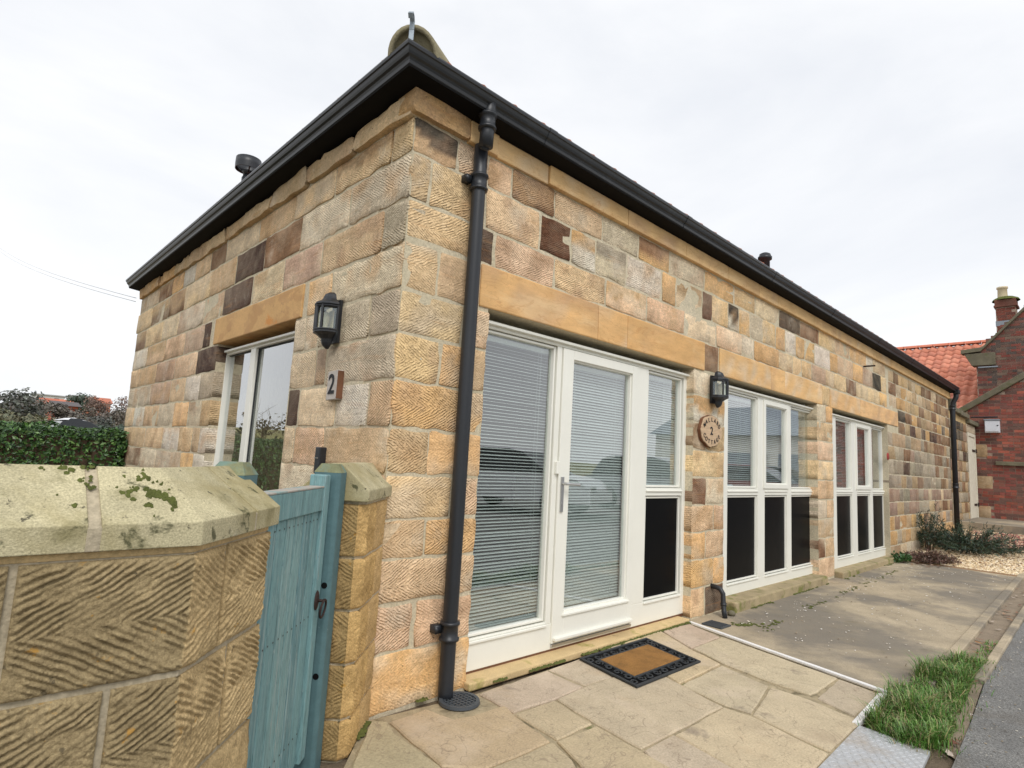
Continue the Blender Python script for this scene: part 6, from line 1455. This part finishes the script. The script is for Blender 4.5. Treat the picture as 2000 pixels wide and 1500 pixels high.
# ---- simple cars
def car(root_name, label, cat, c, yaw, paint, roofh=1.5, L_=4.1, group=None, root=None):
    c = np.asarray(c, float); ca_, sa_ = math.cos(yaw), math.sin(yaw); root = root or empty(root_name, tuple(c), label, cat, group)
    T_ = lambda p: (c[0] + p[0] * ca_ - p[1] * sa_, c[1] + p[0] * sa_ + p[1] * ca_, c[2] + p[2]); W_ = .86; h = L_ / 2
    low = [(-h, .32), (-h - .03, .62), (-h + .08, .86), (-h + .5, .95), (h - 1.25, .97), (h - .35, .86), (h - .02, .66), (h, .34)]
    prof = low; n = len(prof)
    V = []
    for y, k in ((-W_, .97), (-W_ - .03, 1), (W_ + .03, 1), (W_, .97)):
        V += [T_((x * (k if abs(x) > 1.5 else 1), y, z)) for x, z in prof]
    F = [(i * n + j, i * n + j + 1, (i + 1) * n + j + 1, (i + 1) * n + j) for i in range(3) for j in range(n - 1)] + [tuple(range(n))[::-1], tuple(range(3 * n, 4 * n))]
    add('body', V, F, M['car_paint'], root, False, alb(*paint), bevel=.04, seg=3)
    cab = [(-h + .25, .93), (-h + .55, roofh - .08), (-h + .95, roofh), (h - 2.1, roofh), (h - 1.75, roofh - .06), (h - 1.0, .95)]; n = len(cab); V = []
    for y0, s_ in ((-W_ + .02, 0), (W_ - .02, 0)): V += [T_((x, y0 * (1 - .2 * max(0, (z - .95)) / (roofh - .95)), z)) for x, z in cab]
    add('cabin', V, [tuple(range(n))[::-1], tuple(range(n, 2 * n))] + [(i, (i + 1) % n, n + (i + 1) % n, n + i) for i in range(n)], M['car_glass'], root, bevel=.03)
    m = MB(); m.raw([T_(p) for p in [(-h + .55, -.68, roofh - .05), (h - 1.8, -.68, roofh - .05), (h - 1.8, .68, roofh - .05), (-h + .55, .68, roofh - .05), (-h + .8, -.62, roofh + .025), (h - 2.1, -.62, roofh + .025), (h - 2.1, .62, roofh + .025), (-h + .8, .62, roofh + .025)]], [(0, 3, 2, 1), (4, 5, 6, 7), (0, 1, 5, 4), (1, 2, 6, 5), (2, 3, 7, 6), (3, 0, 4, 7)]); m.build('roof_panel', M['car_paint'], root, bevel=.03, col=alb(*paint))
    for x in (-h + .8, h - .85):
        for y in (-W_, W_):
            m = MB(); q = T_((x, y, .31)); m.lathe(q, [(0, .1), (.2, .1), (.31, .09), (.32, 0), (.31, -.09), (0, -.1)], 18, (ca_, sa_, 0), (0, 0, 1), (sa_, -ca_, 0)); m.build('wheel', M['rubber'], root, True)
    for y in (-.62, .62):
        m = MB(); m.raw([T_((h - .06 + dx, y + dy, .66 + dz)) for dx in (-.12, .05) for dy in (-.18, .18) for dz in (-.07, .07)], [(0, 1, 3, 2), (4, 6, 7, 5), (0, 4, 5, 1), (2, 3, 7, 6), (0, 2, 6, 4), (1, 5, 7, 3)]); m.build('headlight', M['steel'], root, bevel=.02)
        m = MB(); m.raw([T_((-h + .04 + dx, y + dy, .78 + dz)) for dx in (-.06, .08) for dy in (-.17, .17) for dz in (-.08, .08)], [(0, 1, 3, 2), (4, 6, 7, 5), (0, 4, 5, 1), (2, 3, 7, 6), (0, 2, 6, 4), (1, 5, 7, 3)]); m.build('tail_light', M['brick'], root, bevel=.02, col=alb(170, 24, 28))
    return root
car('x', '', '', (xv, D5 + 1, zv - 1.50), .05, (226, 228, 230), 1.46, 2.9, root=van)
CG = 'parked cars across the road, seen only in the window glass'
car('parked_car', 'white hatchback parked across the road, reflected in the door glass', 'car', (8.6, -7.4, 0), 1.2, (228, 230, 232), 1.5, 4.0, CG)
car('parked_car', 'silver car parked across the road, reflected in the middle window', 'car', (13.2, -6.4, 0), 1.4, (176, 180, 184), 1.5, 4.2, CG)
car('parked_car', 'dark grey car parked across the road, reflected in the farthest window', 'car', (22.0, -6.6, 0), 1.5, (60, 64, 70), 1.5, 4.3, CG)
car('parked_car', 'red car parked across the road, reflected low in the farthest window', 'car', (18.0, -5.6, 0), 1.5, (130, 26, 30), 1.45, 4.0, CG)
gar = empty('white_garage', (33, -9, 0), 'white rendered garage across the road, reflected in the farthest window', 'garage')
m = MB(); m.box(28, 36, -16, -6.2, -.1, 3.1); m.build('wall', M['render_white'], gar); m = MB(); m.prism([(27.7, -16.3, 3.1), (36.3, -16.3, 3.1), (36.3, -5.9, 3.1), (27.7, -5.9, 3.1)], [(31.9, -16.3, 5.0), (32.1, -16.3, 5.0), (32.1, -5.9, 5.0), (31.9, -5.9, 5.0)]); m.build('roof', M['lead_grey'], gar)
for i in range(3): m = MB(); m.box(27.93, 27.99, -15 + i * 3, -12.6 + i * 3, 0, 2.2); m.build('door', M['lead_grey'], gar)
for i, (x, y, h, rd, cl, lab) in enumerate(((3, -24, 2.2, 3.0, GREEN, 'dark green bush across the road, reflected in the door glass'),)): tree('tree', lab, (x, y, 0), h, rd, cl, 90 + i, 1500, .32, group='trees across the road')
A = np.array([-.06, LG + .1, 3.12]);
for k_, px in enumerate(((0, 484), (0, 491))):
    far = hit(*px, 1, 34.0); P_ = []
    for i in range(25): t_ = i / 24; p = A * (1 - t_) + far * t_; p = p + np.array([0, 0, -.5 * 4 * t_ * (1 - t_) * .35 - .05 * k_ * (1 - t_)]); P_.append(p)
    m = MB(); m.tube(P_, .0042, 5); o = m.build('overhead_cable', M['wire'], None, True); tag(o, ['upper of the two thin overhead cables running to the gable far corner', 'lower of the two thin overhead cables running to the gable far corner'][k_], 'cable', 'overhead cables')
